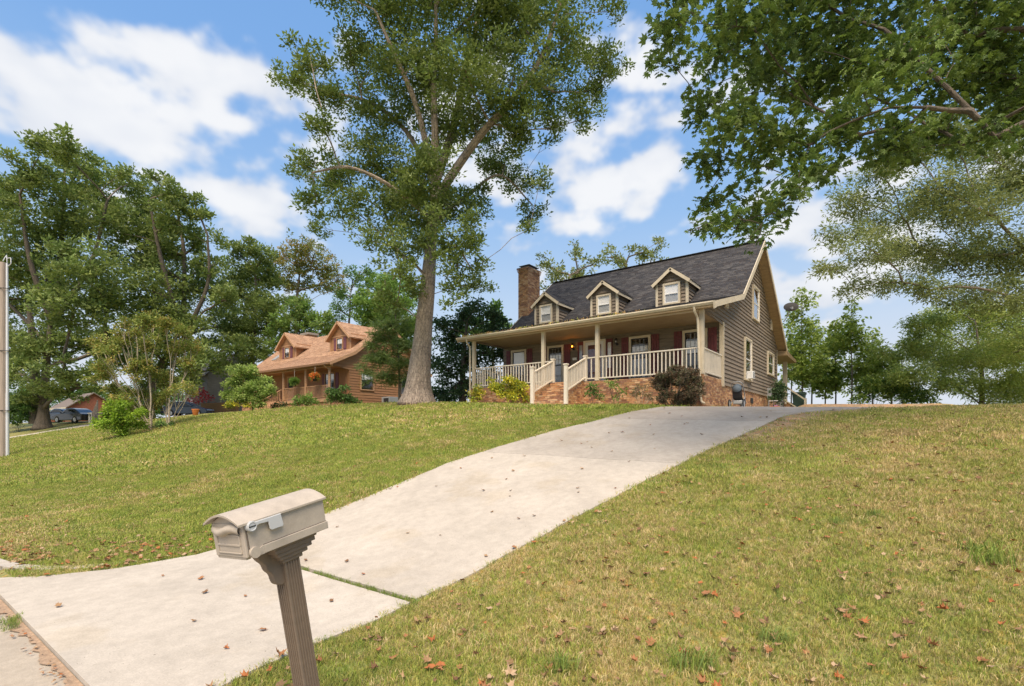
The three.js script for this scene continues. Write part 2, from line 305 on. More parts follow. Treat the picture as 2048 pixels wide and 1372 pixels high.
{
  const drive = new THREE.Group(); drive.name = 'driveway'; drive.userData.kind = 'structure'; scene.add(drive); origin.set(drive, new THREE.Vector3());
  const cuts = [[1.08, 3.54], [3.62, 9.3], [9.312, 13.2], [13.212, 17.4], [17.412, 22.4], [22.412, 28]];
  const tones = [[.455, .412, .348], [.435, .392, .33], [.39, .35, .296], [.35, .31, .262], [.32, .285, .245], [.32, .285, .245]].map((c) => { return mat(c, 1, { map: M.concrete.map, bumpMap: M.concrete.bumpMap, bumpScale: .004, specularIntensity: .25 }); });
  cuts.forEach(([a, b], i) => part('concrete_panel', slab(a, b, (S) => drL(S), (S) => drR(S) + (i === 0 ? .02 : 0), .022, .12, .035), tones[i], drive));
}
struct('street', slab(-9, 1.05, () => -140, () => 60, -.028, .05), M.gutter);
{ // kerb left of the drive, turning in at the apron
  const curve = new THREE.CatmullRomCurve3([V(-40, 0, 1.18), V(-14, 0, 1.18), V(-10.2, 0, 1.2), V(-9.3, 0, 1.42), V(-8.75, 0, 1.85), V(-8.4, 0, 2.5)]).getPoints(90);
  const gs = [];
  for (let i = 0; i < curve.length - 1; i++) { const a = curve[i], b = curve[i + 1], h = mix(.11, .02, smooth(-10.6, -8.5, a.x)), h2 = mix(.11, .02, smooth(-10.6, -8.5, b.x)); gs.push(bar([a.x, (h - .1) / 2 - .02, -a.z], [b.x, (h2 - .1) / 2 - .02, -b.z], .17, (h + .12))); }
  struct('kerb', gs, M.concrete);
}
// strip of dirt and washed litter where drive and street meet
{ const pos = [], uv = [], idx = []; let k = 0; for (let X = -12; X <= -3.4; X += .04, k++) { const w = .05 + .07 * (.5 + nz(X * 1.7, 6)) + .05 * nz(X * 9, 2) + .025 * nz(X * 31, 5), s0 = 1.072 - Math.max(.015, w), y = land(X, 1) - .0165; pos.push(X, y, -s0, X, y + .004, -1.074); uv.push(X, s0, X, 1.074); if (k) { const q = k * 2; idx.push(q - 2, q, q - 1, q - 1, q, q + 1); } } const g = new THREE.BufferGeometry(); g.setAttribute('position', new THREE.Float32BufferAttribute(pos, 3)); g.setAttribute('uv', new THREE.Float32BufferAttribute(uv, 2)); g.setIndex(idx); g.computeVertexNormals(); struct('silt_strip', g, mat([.33, .23, .15], .95, { map: rep(texGrit, .25), side: THREE.DoubleSide })); }

// ---------------------------------------------------------------- building pieces
// raw geometry writer with colours
class Raw {
  constructor() { this.p = []; this.c = []; this.u = []; }
  quad(a, b, c, d, col) { for (const q of [a, b, c, a, c, d]) { this.p.push(q[0], q[1], -q[2]); this.c.push(...col); this.u.push(q[0] + q[2] * .37, q[1] * 1.0 + q[2] * .61); } }
  geo() { const g = new THREE.BufferGeometry(); g.setAttribute('position', new THREE.Float32BufferAttribute(this.p, 3)); g.setAttribute('color', new THREE.Float32BufferAttribute(this.c, 3)); g.setAttribute('uv', new THREE.Float32BufferAttribute(this.u, 2)); g.computeVertexNormals(); return g; }
}
const vary = (c, k) => { const q = 1 + rr(-k, k); return c.map((x) => x * q); };
// shingle courses on the slope through low and high (each [X, Y, S]) swept along vector run
function shingles(raw, low, high, run, palette, e = .145, w = .31) {
  const sub = (a, b) => a.map((x, i) => x - b[i]), len = (a) => Math.hypot(...a), mul = (a, k) => a.map((x) => x * k), add = (...v) => v.reduce((a, b) => a.map((x, i) => x + b[i]));
  const up = sub(high, low), L = len(up), U = mul(up, 1 / L), RL = len(run), D = mul(run, 1 / RL);
  let N = [D[1] * U[2] - D[2] * U[1], D[2] * U[0] - D[0] * U[2], D[0] * U[1] - D[1] * U[0]]; if (N[1] < 0) N = mul(N, -1);
  const rows = Math.ceil(L / e);
  for (let r = 0; r < rows; r++) {
    const v0 = r * e, v1 = Math.min(L, v0 + e + .02); let x = -rr(0, w);
    while (x < RL) {
      const ww = w * rr(.7, 1.25), x0 = Math.max(0, x), x1 = Math.min(RL, x + ww - .006); x += ww; if (x1 - x0 < .02) continue;
      const t = rr(.011, .018), dv = rr(-.006, .004), P = (u, v, n) => add(low, mul(D, u), mul(U, v), mul(N, n)), col = vary(palette[Math.floor(R() * palette.length)], .1);
      const a = P(x0, v0 + dv, t), b = P(x1, v0 + dv, t), c = P(x1, v1, .003), d = P(x0, v1, .003);
      raw.quad(a, b, c, d, col); raw.quad(P(x0, v0 + dv, -.002), P(x1, v0 + dv, -.002), b, a, col);
    }
  }
}
// brickwork on a plane: frame maps (u, v, n) to the world; u 0..w, v 0..h
const brickTones = [[.4, .21, .1], [.46, .255, .125], [.35, .17, .08], [.5, .3, .16], [.29, .145, .08], [.43, .235, .105], [.52, .34, .19], [.26, .13, .075]];
function bricks(raw, map, w, h, seed = 1) {
  const bw = .205, bh = .062, j = .011; let row = 0;
  for (let v = 0; v < h - .02; v += bh + j, row++) for (let u = row % 2 ? -(bw + j) / 2 : 0; u < w; u += bw + j) {
    const a = Math.max(0, u), b = Math.min(w, u + bw), t = Math.min(h, v + bh); if (b - a < .02) continue;
    const n = .012 + rr(-.003, .004), c = vary(brickTones[Math.floor(R() * brickTones.length)], .14), P = (x, y, z) => map(x, y, z);
    const A = P(a, v, n), B = P(b, v, n), C = P(b, t, n), D = P(a, t, n), A0 = P(a, v, 0), B0 = P(b, v, 0), C0 = P(b, t, 0), D0 = P(a, t, 0);
    raw.quad(A, B, C, D, c); raw.quad(A0, B0, B, A, c); raw.quad(D, C, C0, D0, c); raw.quad(B, B0, C0, C, c); raw.quad(A0, A, D, D0, c);
  }
}
// frames: local (u, v, n) boxes on a wall. front faces the street, side faces +X
const frameFront = (X, Y, S) => new THREE.Matrix4().makeTranslation(X, Y, -S);
const frameSide = (X, Y, S) => new THREE.Matrix4().makeBasis(new THREE.Vector3(0, 0, -1), new THREE.Vector3(0, 1, 0), new THREE.Vector3(1, 0, 0)).setPosition(X, Y, -S);
const lb = (fr, u0, u1, v0, v1, n0, n1) => boxUV(new THREE.BoxGeometry(u1 - u0, v1 - v0, n1 - n0).translate((u0 + u1) / 2, (v0 + v1) / 2, (n0 + n1) / 2).applyMatrix4(fr), 1);
// one lap-siding board: from ub0..ub1 at its foot v to ut0..ut1 at its head
function lapBoard(fr, ub0, ub1, ut0, ut1, v, e, th = .046) {
  const pos = [], P = (u, y, n) => { const q = new THREE.Vector3(u, y, n).applyMatrix4(fr); return [q.x, q.y, q.z]; };
  const top = v + e + .012, A = P(ub0, v, th), B = P(ub1, v, th), C = P(ut1, top, .004), D = P(ut0, top, .004), A0 = P(ub0, v, 0), B0 = P(ub1, v, 0), C0 = P(ut1, top, 0), D0 = P(ut0, top, 0);
  const q = (a, b, c, d) => pos.push(...a, ...b, ...c, ...a, ...c, ...d);
  q(A, B, C, D); q(A0, B0, B, A); q(B, B0, C0, C); q(A0, A, D, D0);
  const g = new THREE.BufferGeometry(); g.setAttribute('position', new THREE.Float32BufferAttribute(pos, 3)); g.computeVertexNormals(); return boxUV(g, 1);
}
// rows of boards over a wall; span(v) gives the [u0, u1] of the wall at height v, holes are [u0, u1, v0, v1]
function siding(parent, fr, v0, v1, e, span, holes, mats) {
  for (let v = v0; v < v1 - .03; v += e) {
    const a = span(v), b = span(Math.min(v1, v + e)); if (!a) continue; const bb = b ?? [(a[0] + a[1]) / 2, (a[0] + a[1]) / 2];
    let segs = [[a[0], a[1], bb[0], bb[1]]];
    for (const [h0, h1, y0, y1] of holes) if (v + e * .75 > y0 && v + e * .3 < y1) segs = segs.flatMap(([p, q, s, t]) => h1 <= p || h0 >= q ? [[p, q, s, t]] : [...(h0 > p ? [[p, h0, s, h0]] : []), ...(h1 < q ? [[h1, q, h1, t]] : [])]);
    for (const [p, q, s, t] of segs) if (q - p > .02) part('siding_board', lapBoard(fr, p, q, s, t, v, e), mats[Math.floor(R() * mats.length)], parent);
  }
}
// a sash window: trim with sash, panes, muntins, blind and the dim room behind as its pieces
function sashWindow(parent, fr, w, h, o = {}) {
  const { trim = M.cream, tw = .1, blind = .5, cols = 0, rows = 0, sash = M.creamWhite, n = .03, curtain = false, mun = M.steelGrey } = o;
  const f = part('window', [lb(fr, -w / 2 - tw, -w / 2, -tw, h + tw, n - .07, n + .02), lb(fr, w / 2, w / 2 + tw, -tw, h + tw, n - .07, n + .02), lb(fr, -w / 2, w / 2, h, h + tw, n - .07, n + .022), lb(fr, -w / 2, w / 2, -tw, 0, n - .07, n + .03)], trim, parent);
  const t = .035, mid = h * .5;
  part('sash', [lb(fr, -w / 2, -w / 2 + t, 0, h, n - .04, n - .012), lb(fr, w / 2 - t, w / 2, 0, h, n - .04, n - .012), lb(fr, -w / 2 + t, w / 2 - t, h - t, h, n - .04, n - .012), lb(fr, -w / 2 + t, w / 2 - t, 0, t, n - .04, n - .012), lb(fr, -w / 2 + t, w / 2 - t, mid - t / 2, mid + t / 2, n - .038, n - .01)], sash, f);
  part('pane', lb(fr, -w / 2 + t, w / 2 - t, mid + t / 2, h - t, n - .03, n - .027), M.glass, f).userData.label = 'upper window pane';
  part('pane', lb(fr, -w / 2 + t, w / 2 - t, t, mid - t / 2, n - .034, n - .031), M.glass, f).userData.label = 'lower window pane';
  if (cols || rows) { const g = []; for (let i = 1; i < cols; i++) { const u = -w / 2 + t + (w - 2 * t) * i / cols; g.push(lb(fr, u - .009, u + .009, mid, h - t, n - .026, n - .018)); } for (let i = 1; i < rows; i++) { const v = mid + (h - t - mid) * i / rows; g.push(lb(fr, -w / 2 + t, w / 2 - t, v - .009, v + .009, n - .0255, n - .0185)); } part('muntin', g, mun, f); }
  if (blind) { part('blind', lb(fr, -w / 2 + .02, w / 2 - .02, h * (1 - blind), h * (o.blindTop ?? 1), n - .046, n - .041), M.blind, f); }
  if (curtain) part('curtain', lb(fr, -w / 2 + .02, w / 2 - .02, 0, h * .5, n - .052, n - .047), M.curtain, f);
  return f;
}
function shutter(parent, fr, w, h, m) {
  const s = part('shutter', [lb(fr, -w / 2 + .01, w / 2 - .01, h * .1, h * .1 + .09, .026, .05), lb(fr, -w / 2 + .01, w / 2 - .01, h * .84, h * .84 + .09, .026, .05)], m, parent);
  const b = w / 3; for (let i = 0; i < 3; i++) part('shutter_board', lb(fr, -w / 2 + i * b + .008, -w / 2 + (i + 1) * b - .008, 0, h, .004, .026 + .001 * i), m, s);
}
function railing(parent, a, b, h, m, o = {}) {                  // between two foot points [X, Y, S]
  const r = part('railing', [bar([a[0], a[1] + h, a[2]], [b[0], b[1] + h, b[2]], .075, .045), bar([a[0], a[1] + .1, a[2]], [b[0], b[1] + .1, b[2]], .06, .045)], m, parent);
  const L = Math.hypot(b[0] - a[0], b[2] - a[2]), k = Math.round(L / (o.gap ?? .125));
  for (let i = 1; i < k; i++) { const t = i / k, X = mix(a[0], b[0], t), Y = mix(a[1], b[1], t), S = mix(a[2], b[2], t), w = .018; part('baluster', box(X - w, X + w, Y + .1, Y + h - .02, S - w, S + w), m, r); }
  return r;
}
const roofY = (line, S) => lerpTable(line.map((p) => p[0]), line.map((p) => p[1]), S);

// ---------------------------------------------------------------- the taupe house
{
  const x0 = -16.1, x1 = -5.28, sF = 20.7, sR = 32.1, fl = 3.77, base = 3.56;
  const H = thing('house', 'taupe wood-sided house with dark shingle roof, three dormers and brick-based front porch', 'house', [-10.6, 2.5, 18.1]);
  const line = [[17.72, 6.16], [21.9, 7.28], [26.2, 10.72], [32.75, 6.2]], rx0 = -16.55, rx1 = -4.8, th = .17;
  const woods = [M.siding, M.sidingB, M.sidingC];
  // roof deck and shingles
  const under = line.map(([s, y]) => [s, y - th]).reverse();
  const roof = part('roof', prismX([...line, ...under], rx0, rx1), M.soffit, H);
  const raw = new Raw(), slate = [[.036, .035, .038], [.045, .044, .046], [.058, .056, .057], [.03, .03, .033], [.07, .067, .066], [.04, .036, .036]];
  for (let i = 0; i < 3; i++) { const lo = i < 2 ? line[i] : line[3], hi = i < 2 ? line[i + 1] : line[2]; shingles(raw, [rx0 - .03, lo[1] + .004, lo[0] + (i ? 0 : -.04)], [rx0 - .03, hi[1] + .004, hi[0]], [rx1 - rx0 + .06, 0, 0], slate); }
  part('shingle_course', raw.geo(), M.shingle, roof, 'stuff');
  { const g = []; for (let x = rx0; x < rx1; x += .3) g.push(bar([x, 10.72 + .03, 26.2], [Math.min(rx1, x + .305), 10.72 + .026, 26.2], .26, .02)); part('ridge_cap', g, mat([.04, .039, .04], .95, { map: rep(texGrit, .8) }), roof); }
  for (const x of [rx1, rx0 - .035]) for (let i = 0; i < 3; i++) { const [a, b] = [line[i], line[i + 1]]; part('barge_board', bar([x + .017, a[1] - .1, a[0]], [x + .017, b[1] - .1, b[0]], .035, .21), M.cream, roof); }
  part('barge_return', prismX([[17.6, 6.16], [17.95, 6.2], [17.9, 5.98], [17.66, 5.9]], rx1 - .003, rx1 + .04), M.cream, roof);
  // gable wall to the drive
  const holes = [[24.08, 25.5, 3.98, 6.0], [25.66, 27.2, 7.0, 8.68], [29.2, 31.05, 4.68, 5.98]];
  const poly = [[sF, base], [sR, base], [sR, roofY(line, sR) - th], [26.2, 10.72 - th], [21.9, 7.28 - th], [18.2, roofY(line, 18.2) - th], [18.2, 6.02], [sF, 6.02]];
  const gable = part('gable_wall', prismX(poly, x1 - .14, x1 - .002, [[24.2, 25.38, 4.1, 5.88], [25.83, 27.03, 7.1, 8.56], [29.37, 30.87, 4.8, 5.88]]), M.sidingC, H);
  const topAt = (v) => { const a = 17.72, find = (lo, hi) => { for (let k = 0; k < 30; k++) { const m = (lo + hi) / 2; (roofY(line, m) - th > v) ? hi = m : lo = m; } return hi; }; if (v > 10.5) return null; const s0 = find(17.9, 26.2); let lo = 26.2, hi = 33; for (let k = 0; k < 30; k++) { const m = (lo + hi) / 2; (roofY(line, m) - th > v) ? lo = m : hi = m; } return [Math.max(s0, v < 5.98 ? sF : 18.2), Math.min(lo, sR)]; };
  siding(gable, frameSide(x1, 0, 0), base, 10.5, .165, topAt, holes, woods);
  part('corner_board', box(x1 - .1, x1 + .06, 3.5, 6.0, sF - .1, sF + .01), M.cream, H);
  part('corner_board', box(x1 - .05, x1 + .055, 3.5, 6.35, sR - .06, sR + .02), M.cream, H);
  sashWindow(H, frameSide(x1, 4.1, 24.79), 1.18, 1.78, { tw: .07, blind: 0, n: .08, sash: M.white });
  sashWindow(H, frameSide(x1, 7.1, 26.43), 1.2, 1.46, { tw: .07, blind: 0, n: .08, sash: M.white });
  sashWindow(H, frameSide(x1, 4.8, 30.12), 1.5, 1.08, { tw: .08, blind: 0, n: .08, sash: M.white, cols: 2 });
  part('gable_vent', [box(x1 + .02, x1 + .08, 7.2, 7.75, 30.2, 30.55)], M.cream, H);
  part('floodlight', [cyl([x1 + .1, 6.72, 20.55], .07, .05, 'x'), cyl([x1 + .16, 6.6, 20.5], .05, .16, 'y', .07), cyl([x1 + .16, 6.6, 20.72], .05, .16, 'y', .07)], M.cream, H);
  part('meter_box', [rbox(x1 + .02, x1 + .2, 3.45, 4.0, 29.3, 29.6), box(x1 + .05, x1 + .1, 2.4, 3.45, 29.42, 29.5)], M.steelGrey, H);
  part('foundation_vent', box(x1 - .03, x1 + .03, 3.05, 3.3, 25.55, 26.0), M.dark, H);
  // the other walls
  part('wall', box(x0, x0 + .14, base, roofY(line, sR) - th - .02, sF + .16, sR), M.siding, H);
  part('wall', prismX([[sF + .2, 6], [sR, 6], [sR, 6.3], [26.2, 10.5], [22, 7.1]], x0, x0 + .13), M.siding, H);
  part('wall', box(x0 + .15, x1 - .16, base, 6.4, sR - .14, sR), M.siding, H);
  part('inner_wall', [box(x0 + .2, x1 - .2, 3.6, 6.35, 25.4, 25.5), box(-10.7, -10.6, 3.6, 6.35, sF + .2, 25.35), box(-9.5, -9.4, 3.6, 6.35, 25.55, sR - .2)], M.blind, H); part('inner_floor', [box(x0 + .2, x1 - .2, 3.5, 3.6, sF + .2, sR - .2), box(x0 + .2, x1 - .2, 6.4, 6.5, sF + .4, sR - .4)], M.oldWood, H);
  // front wall behind the porch
  const wins = [[-15.07, .74, 1.62], [-12.9, .72, 1.78], [-8.65, .78, 1.76], [-6.33, .78, 1.78]];
  const fholes = [...wins.map(([c, w]) => [c - w / 2 - .08, c + w / 2 + .08, 3.8, 5.9]), [-11.66, -9.93, 3.7, 5.84]];
  const front = part('front_wall', prismS([[x0 + .14, 3.6], [x1 - .15, 3.6], [x1 - .15, 6.2], [x0 + .14, 6.2]], sF + .003, sF + .15, wins.map(([c, w, h]) => [c - w / 2, c + w / 2, 5.8 - h, 5.74])), M.sidingC, H);
  siding(front, frameFront(0, 0, sF), 3.8, 6.1, .165, () => [x0 + .02, x1 - .12], fholes, woods);
  wins.forEach(([c, w, h], i) => {
    sashWindow(H, frameFront(c, 5.8 - h, sF), w, h - .06, { blind: [.5, .46, .34, .5][i], blindTop: [1, .8, .8, .8][i], cols: i ? 4 : 0, rows: i ? 3 : 0, sash: i ? M.black : M.black, curtain: i === 2 || i === 1, n: .08 });
    for (const s of [-1, 1]) { if (i === 1 && s < 0) { } const c2 = c + s * (w / 2 + .1 + .19); shutter(H, frameFront(c2, 5.8 - h - .02, sF - .045), i === 0 && s < 0 ? .26 : .34, h + .06, M.shutter); }
  });
  // entrance: red surround, sidelights, storm door
  const door = part('front_door', [lb(frameFront(-10.8, fl, sF), -.47, .47, 0, 2.03, .0, .03)], M.shutter, H);
  { const f = frameFront(-10.8, fl, sF - .02);
    part('door_frame', [lb(f, -.56, -.46, 0, 2.12, .03, .09), lb(f, .46, .56, 0, 2.12, .03, .09), lb(f, -.46, .46, 2.03, 2.12, .03, .088)], M.creamWhite, door);
    part('storm_door', [lb(f, -.46, -.34, 0, 2.03, .045, .075), lb(f, .34, .46, 0, 2.03, .045, .075), lb(f, -.34, .34, 1.9, 2.03, .045, .074), lb(f, -.34, .34, 0, .22, .045, .074)], M.white, door);
    part('pane', lb(f, -.34, .34, .22, 1.9, .056, .061), M.glass, door);
    part('handle', [lb(f, -.42, -.38, .95, 1.1, .075, .12)], M.metal, door);
    for (const s of [-1, 1]) { const q = part('sidelight', [lb(f, s * .72 - .15, s * .72 - .1, 0, 2.1, .005, .06), lb(f, s * .72 + .1, s * .72 + .15, 0, 2.1, .005, .06), lb(f, s * .72 - .1, s * .72 + .1, 0, .8, .005, .055), lb(f, s * .72 - .1, s * .72 + .1, 1.95, 2.1, .005, .055)], M.shutter, H); part('pane', lb(f, s * .72 - .1, s * .72 + .1, .8, 1.95, .02, .024), M.glass, q); part('blind', lb(f, s * .72 - .1, s * .72 + .1, .8, 1.95, .002, .008), s > 0 ? M.blind : M.curtain, q); }  // left sidelight: added grey sheet stands in for its dark, reflecting pane
  }
  part('house_number_plaque', rbox(-11.96, -11.74, 5.06, 5.18, sF - .06, sF - .02, .008), M.white, H);
  // porch: deck, ceiling, beam, posts, rails
  part('porch_deck', box(x0 + .1, x1 - .02, fl - .1, fl - .002, 18.205, sF - .03), M.concrete, H);
  part('porch_ceiling', box(x0 + .05, x1 - .15, 6.045, 6.07, 18.25, sF), M.soffit, H);
  part('porch_beam', box(x0 + .1, x1 + .02, 5.99, 6.12, 17.98, 18.2), M.cream, H);
  part('porch_beam', box(x0 + .1, x0 + .24, 5.97, 6.1, 18.205, sF), M.sidingC, H);
  part('fascia', box(rx0, rx1, 6.0, 6.13, 17.78, 17.82), M.cream, H);
  part('soffit', box(rx0 + .05, rx1 - .05, 6.0, 6.015, 17.825, 17.975), M.soffit, H);
  part('gutter', prismX([[17.78, 6.17], [17.65, 6.17], [17.645, 6.13], [17.69, 6.06], [17.78, 6.05]], rx0 - .04, rx1 + .02), M.cream, H);
  const post = (X) => part('porch_post', [rbox(X - .075, X + .075, fl, 5.99, 18.03, 18.18, .01), box(X - .085, X + .085, fl, fl + .12, 18.02, 18.19)], M.cream, H);
  for (const X of [-15.84, -11.91, -9.35, -5.31]) post(X);
  for (const [a, b] of [[-15.75, -12.0], [-11.82, -11.5], [-9.8, -9.44], [-9.26, -5.4]]) railing(H, [a, fl, 18.1], [b, fl, 18.1], .93, M.creamWhite, { gap: .15 });
  railing(H, [-5.31, fl, 18.2], [-5.31, fl, sF - .12], .93, M.creamWhite, { gap: .13 });
  railing(H, [-15.84, fl, 18.2], [-15.84, fl, sF - .05], .93, M.creamWhite, { gap: .15 });
  const newel = (X, y0, y1, S) => part('newel_post', [rbox(X - .065, X + .065, y0, y1, S - .065, S + .065, .01), rbox(X - .085, X + .085, y1 - .03, y1 + .025, S - .085, S + .085, .012)], M.creamWhite, H);
  const g0 = 2.8;
  for (const X of [-11.42, -9.88]) { newel(X, fl, 4.78, 18.09); newel(X, g0, 4.3, 16.56); railing(H, [X, g0 + .42, 16.62], [X, fl + .04, 18.04], .88, M.creamWhite, { gap: .12 }); }
  // brick foundation and steps
  const bk = new Raw();
  bricks(bk, (u, v, n) => [-15.97 + u, 2.4 + v, 18.05 - n], 10.74, 1.355);
  bricks(bk, (u, v, n) => [x1 - .02 + n, 2.4 + v, 18.04 + u], 14.1, 1.17); bricks(bk, (u, v, n) => [x1 - .02 + n, 3.57 + v, 18.04 + u], sF - 18.2, .185);
  part('brickwork', bk.geo(), M.brick, H, 'stuff');
  part('foundation', [box(-15.97, x1 - .02, 2.0, 3.75, 18.05, 18.2), box(x1 - .2, x1 - .02, 2.0, 3.6, 18.2, sR), box(x1 - .2, x1 - .02, 3.6, 3.75, 18.2, sF - .12), box(x0 + .05, x0 + .2, 2, 3.6, 18.2, sR)], M.mortar, H);
  { const caps = new Raw(); bricks(caps, (u, v, n) => [-15.97 + u, 3.64 - .001 + n * .0, 18.04 + v], .01, .01); }
  for (let i = 0; i < 5; i++) {
    const y = g0 + (fl - g0) * (i + 1) / 5, s = 16.6 + i * .3, st = part('brick_step', box(-11.36, -9.94, 2.4, y - .012, s, 18.04), M.mortar, H), b = new Raw(), dy = (fl - g0) / 5;
    bricks(b, (u, v, n) => [-11.36 + u, y - dy + v, s - n], 1.42, dy); bricks(b, (u, v, n) => [-11.36 + u, y - .016 + n, s + v], 1.42, .3);
    bricks(b, (u, v, n) => [-9.94 + n, 2.5 + v, s + u], .3, y - 2.5); bricks(b, (u, v, n) => [-11.36 - n, 2.5 + v, s + .3 - u], .3, y - 2.5);
    part('brick_course', b.geo(), M.brick, st, 'stuff');
  }
  // downspouts
  part('downspout', pipe([[-15.98, 6.06, 17.72], [-15.98, 5.9, 17.76], [-15.98, 5.74, 17.95], [-15.98, 5.5, 17.97], [-15.98, 4, 17.97], [-15.98, 3.15, 17.97], [-15.98, 3.06, 17.85]], .042), M.cream, H);
  part('downspout', pipe([[-5.46, 6.06, 17.72], [-5.46, 5.92, 17.76], [-5.42, 5.74, 17.95], [-5.4, 5.5, 17.97], [-5.36, 4, 17.97], [-5.3, 2.85, 17.97], [-5.16, 2.72, 17.9]], .045), M.cream, H);
  // chimney
  { const a = -16.78, b = -16.12, s0 = 22.95, s1 = 24.1, top = 10.62, c = part('chimney', [box(a, b, 2.4, top + .2, s0, s1)], M.mortar, H), r = new Raw();
    bricks(r, (u, v, n) => [a + u, 5 + v, s0 - n], b - a, top - 5); bricks(r, (u, v, n) => [b + n, 6 + v, s0 + u], s1 - s0, top - 6);
    for (let k = 0; k < 3; k++) { const o = .03 + k * .02, y = top - .02 + k * .075; bricks(r, (u, v, n) => [a - o + u, y + v, s0 - o - n], b - a + 2 * o, .075); bricks(r, (u, v, n) => [b + o + n, y + v, s0 - o + u], s1 - s0 + 2 * o, .075); }
    part('brickwork', r.geo(), M.brick, c, 'stuff');
    part('chimney_crown', [box(a - .07, b + .07, top + .2, top + .23, s0 - .07, s1 + .07), box(a + .1, b - .1, top + .23, top + .36, s0 + .2, s1 - .2), box(a - .02, b + .02, top + .36, top + .385, s0 + .08, s1 - .08)], mat([.12, .11, .1], .8), c);
  }
  // dormers
  for (const c of [-13.96, -10.75, -7.56]) {
    const s = 21.5, w = .63, y0 = 7.15, y1 = 8.16, ap = 8.74, ov = .2;
    const d = part('dormer', prismS([[c - w, 6.9], [c + w, 6.9], [c + w, y1], [c, ap - .1], [c - w, y1]], s + .004, 23.9, [[c - .3, c + .3, 7.26, 8.04]]), M.sidingC, H);
    const f = frameFront(c, 0, s), hs = [[-.41, .41, 7.1, 8.12]];
    siding(d, f, y0, ap - .14, .15, (v) => { const k = v < y1 ? w - .02 : Math.max(0, (w - .02) * (ap - .08 - v) / (ap - .08 - y1)); return k > .05 ? [-k, k] : null; }, hs, woods);
    siding(d, frameSide(c + w, 0, s), y0, y1 + .05, .15, (v) => { const e = 21.9 + (v + .05 - 7.28) / .8; return [.06, Math.max(.12, e - s)]; }, [], woods);
    for (const k of [-1, 1]) part('corner_board', box(c + k * (w + .02) - .05, c + k * (w + .02) + .05, 7.08, y1, s - .06, s + .05), M.cream, d);
    sashWindow(d, frameFront(c, 7.26, s), .6, .78, { tw: .075, blind: .52, n: .08, curtain: true, sash: M.white });
    const run = 24 - s + ov, eL = y1 - .05, sl = (ap - eL) / (w + .16);
    part('dormer_roof', [prismS([[c - w - .16, eL], [c, ap], [c + w + .16, eL], [c + w + .16, eL - .03], [c, ap - .04], [c - w - .16, eL - .03]].reverse(), s - ov, 23.95)], M.soffit, d);
    const r = new Raw(); for (const k of [-1, 1]) shingles(r, [c + k * (w + .19), eL - .01 + .012, s - ov - .02], [c, ap + .014, s - ov - .02], [0, 0, run - .06], slate);
    part('shingle_course', r.geo(), M.shingle, d, 'stuff');
    for (const k of [-1, 1]) { part('barge_board', bar([c + k * (w + .18), eL - .07, s - ov - .012], [c - k * .02, ap - .06, s - ov - .012], .03, .13), M.cream, d); part('eave_board', box(c + k * (w + .16) - .012, c + k * (w + .16) + .012, eL - .13, eL - .005, s - ov + .01, 23.2), M.cream, d); }
  }
  // rear porch
  part('rear_porch_roof', [prismX([[sR + .1, 6.28], [35.6, 6.1], [35.6, 5.92], [sR + .1, 6.02]], -8, -4.75)], M.soffit, H);
  part('rear_porch_post', rbox(-5.35, -5.12, 2.6, 5.95, 34.6, 34.85), M.cream, H);
  part('rear_porch_deck', box(-9, -5.1, 2.5, 3.5, sR + .02, 35.2), M.greyWood, H);
  { const st = part('rear_stair', [0, 1, 2, 3].map((i) => box(-5.05 + i * .28, -5.05 + (i + 1) * .28, 2.5, 3.4 - i * .22, 33.2, 34.6)), M.fenceWood, H);
    part('stair_post', [box(-4.02, -3.9, 2.5, 3.6, 33.1, 33.22), box(-5.0, -4.92, 3.3, 4.4, 33.1, 33.2)], M.cream, st); part('stair_rail', [bar([-4.96, 4.32, 33.15], [-3.94, 3.5, 33.15], .05, .08), bar([-4.96, 3.5, 33.15], [-3.94, 2.75, 33.15], .04, .06)], M.cream, st); }
}
// porch lamps
{
  for (const [X, on] of [[-11.9, true], [-9.7, false]]) {
    const t = thing('porch_lantern', on ? 'lit porch lantern on the wall above the house number plaque' : 'dark unlit wall lantern between sidelight and shutter', 'lantern', [X, 5.6, 20.64], 'porch wall lanterns');
    part('bracket', [cyl([X, 5.58, 20.65], .05, .03, 'z'), pipe([[X, 5.58, 20.64], [X, 5.54, 20.55], [X, 5.6, 20.52]], .012)], M.black, t);
    part('cage', [cyl([X, 5.62, 20.52], .065, .02), cyl([X, 5.81, 20.52], .085, .07, 'y', .015), ...[0, 1, 2, 3].map((k) => box(X + .055 * Math.cos(k * 1.571 + .785) - .005, X + .055 * Math.cos(k * 1.571 + .785) + .005, 5.62, 5.78, 20.52 + .055 * Math.sin(k * 1.571 + .785) - .005, 20.52 + .055 * Math.sin(k * 1.571 + .785) + .005))], M.black, t);
    part('bulb', new THREE.SphereGeometry(.042, 16, 12).translate(X, 5.69, -20.52), on ? new THREE.MeshStandardMaterial({ color: 0xffc070, emissive: 0xff9a30, emissiveIntensity: 1.2, roughness: .4 }) : M.white, t);
    if (on) { const l = new THREE.PointLight(0xff9c40, .12, 0, 2); l.position.set(0, .09, .12 + .06); l.castShadow = true; t.add(l); }
  }
}

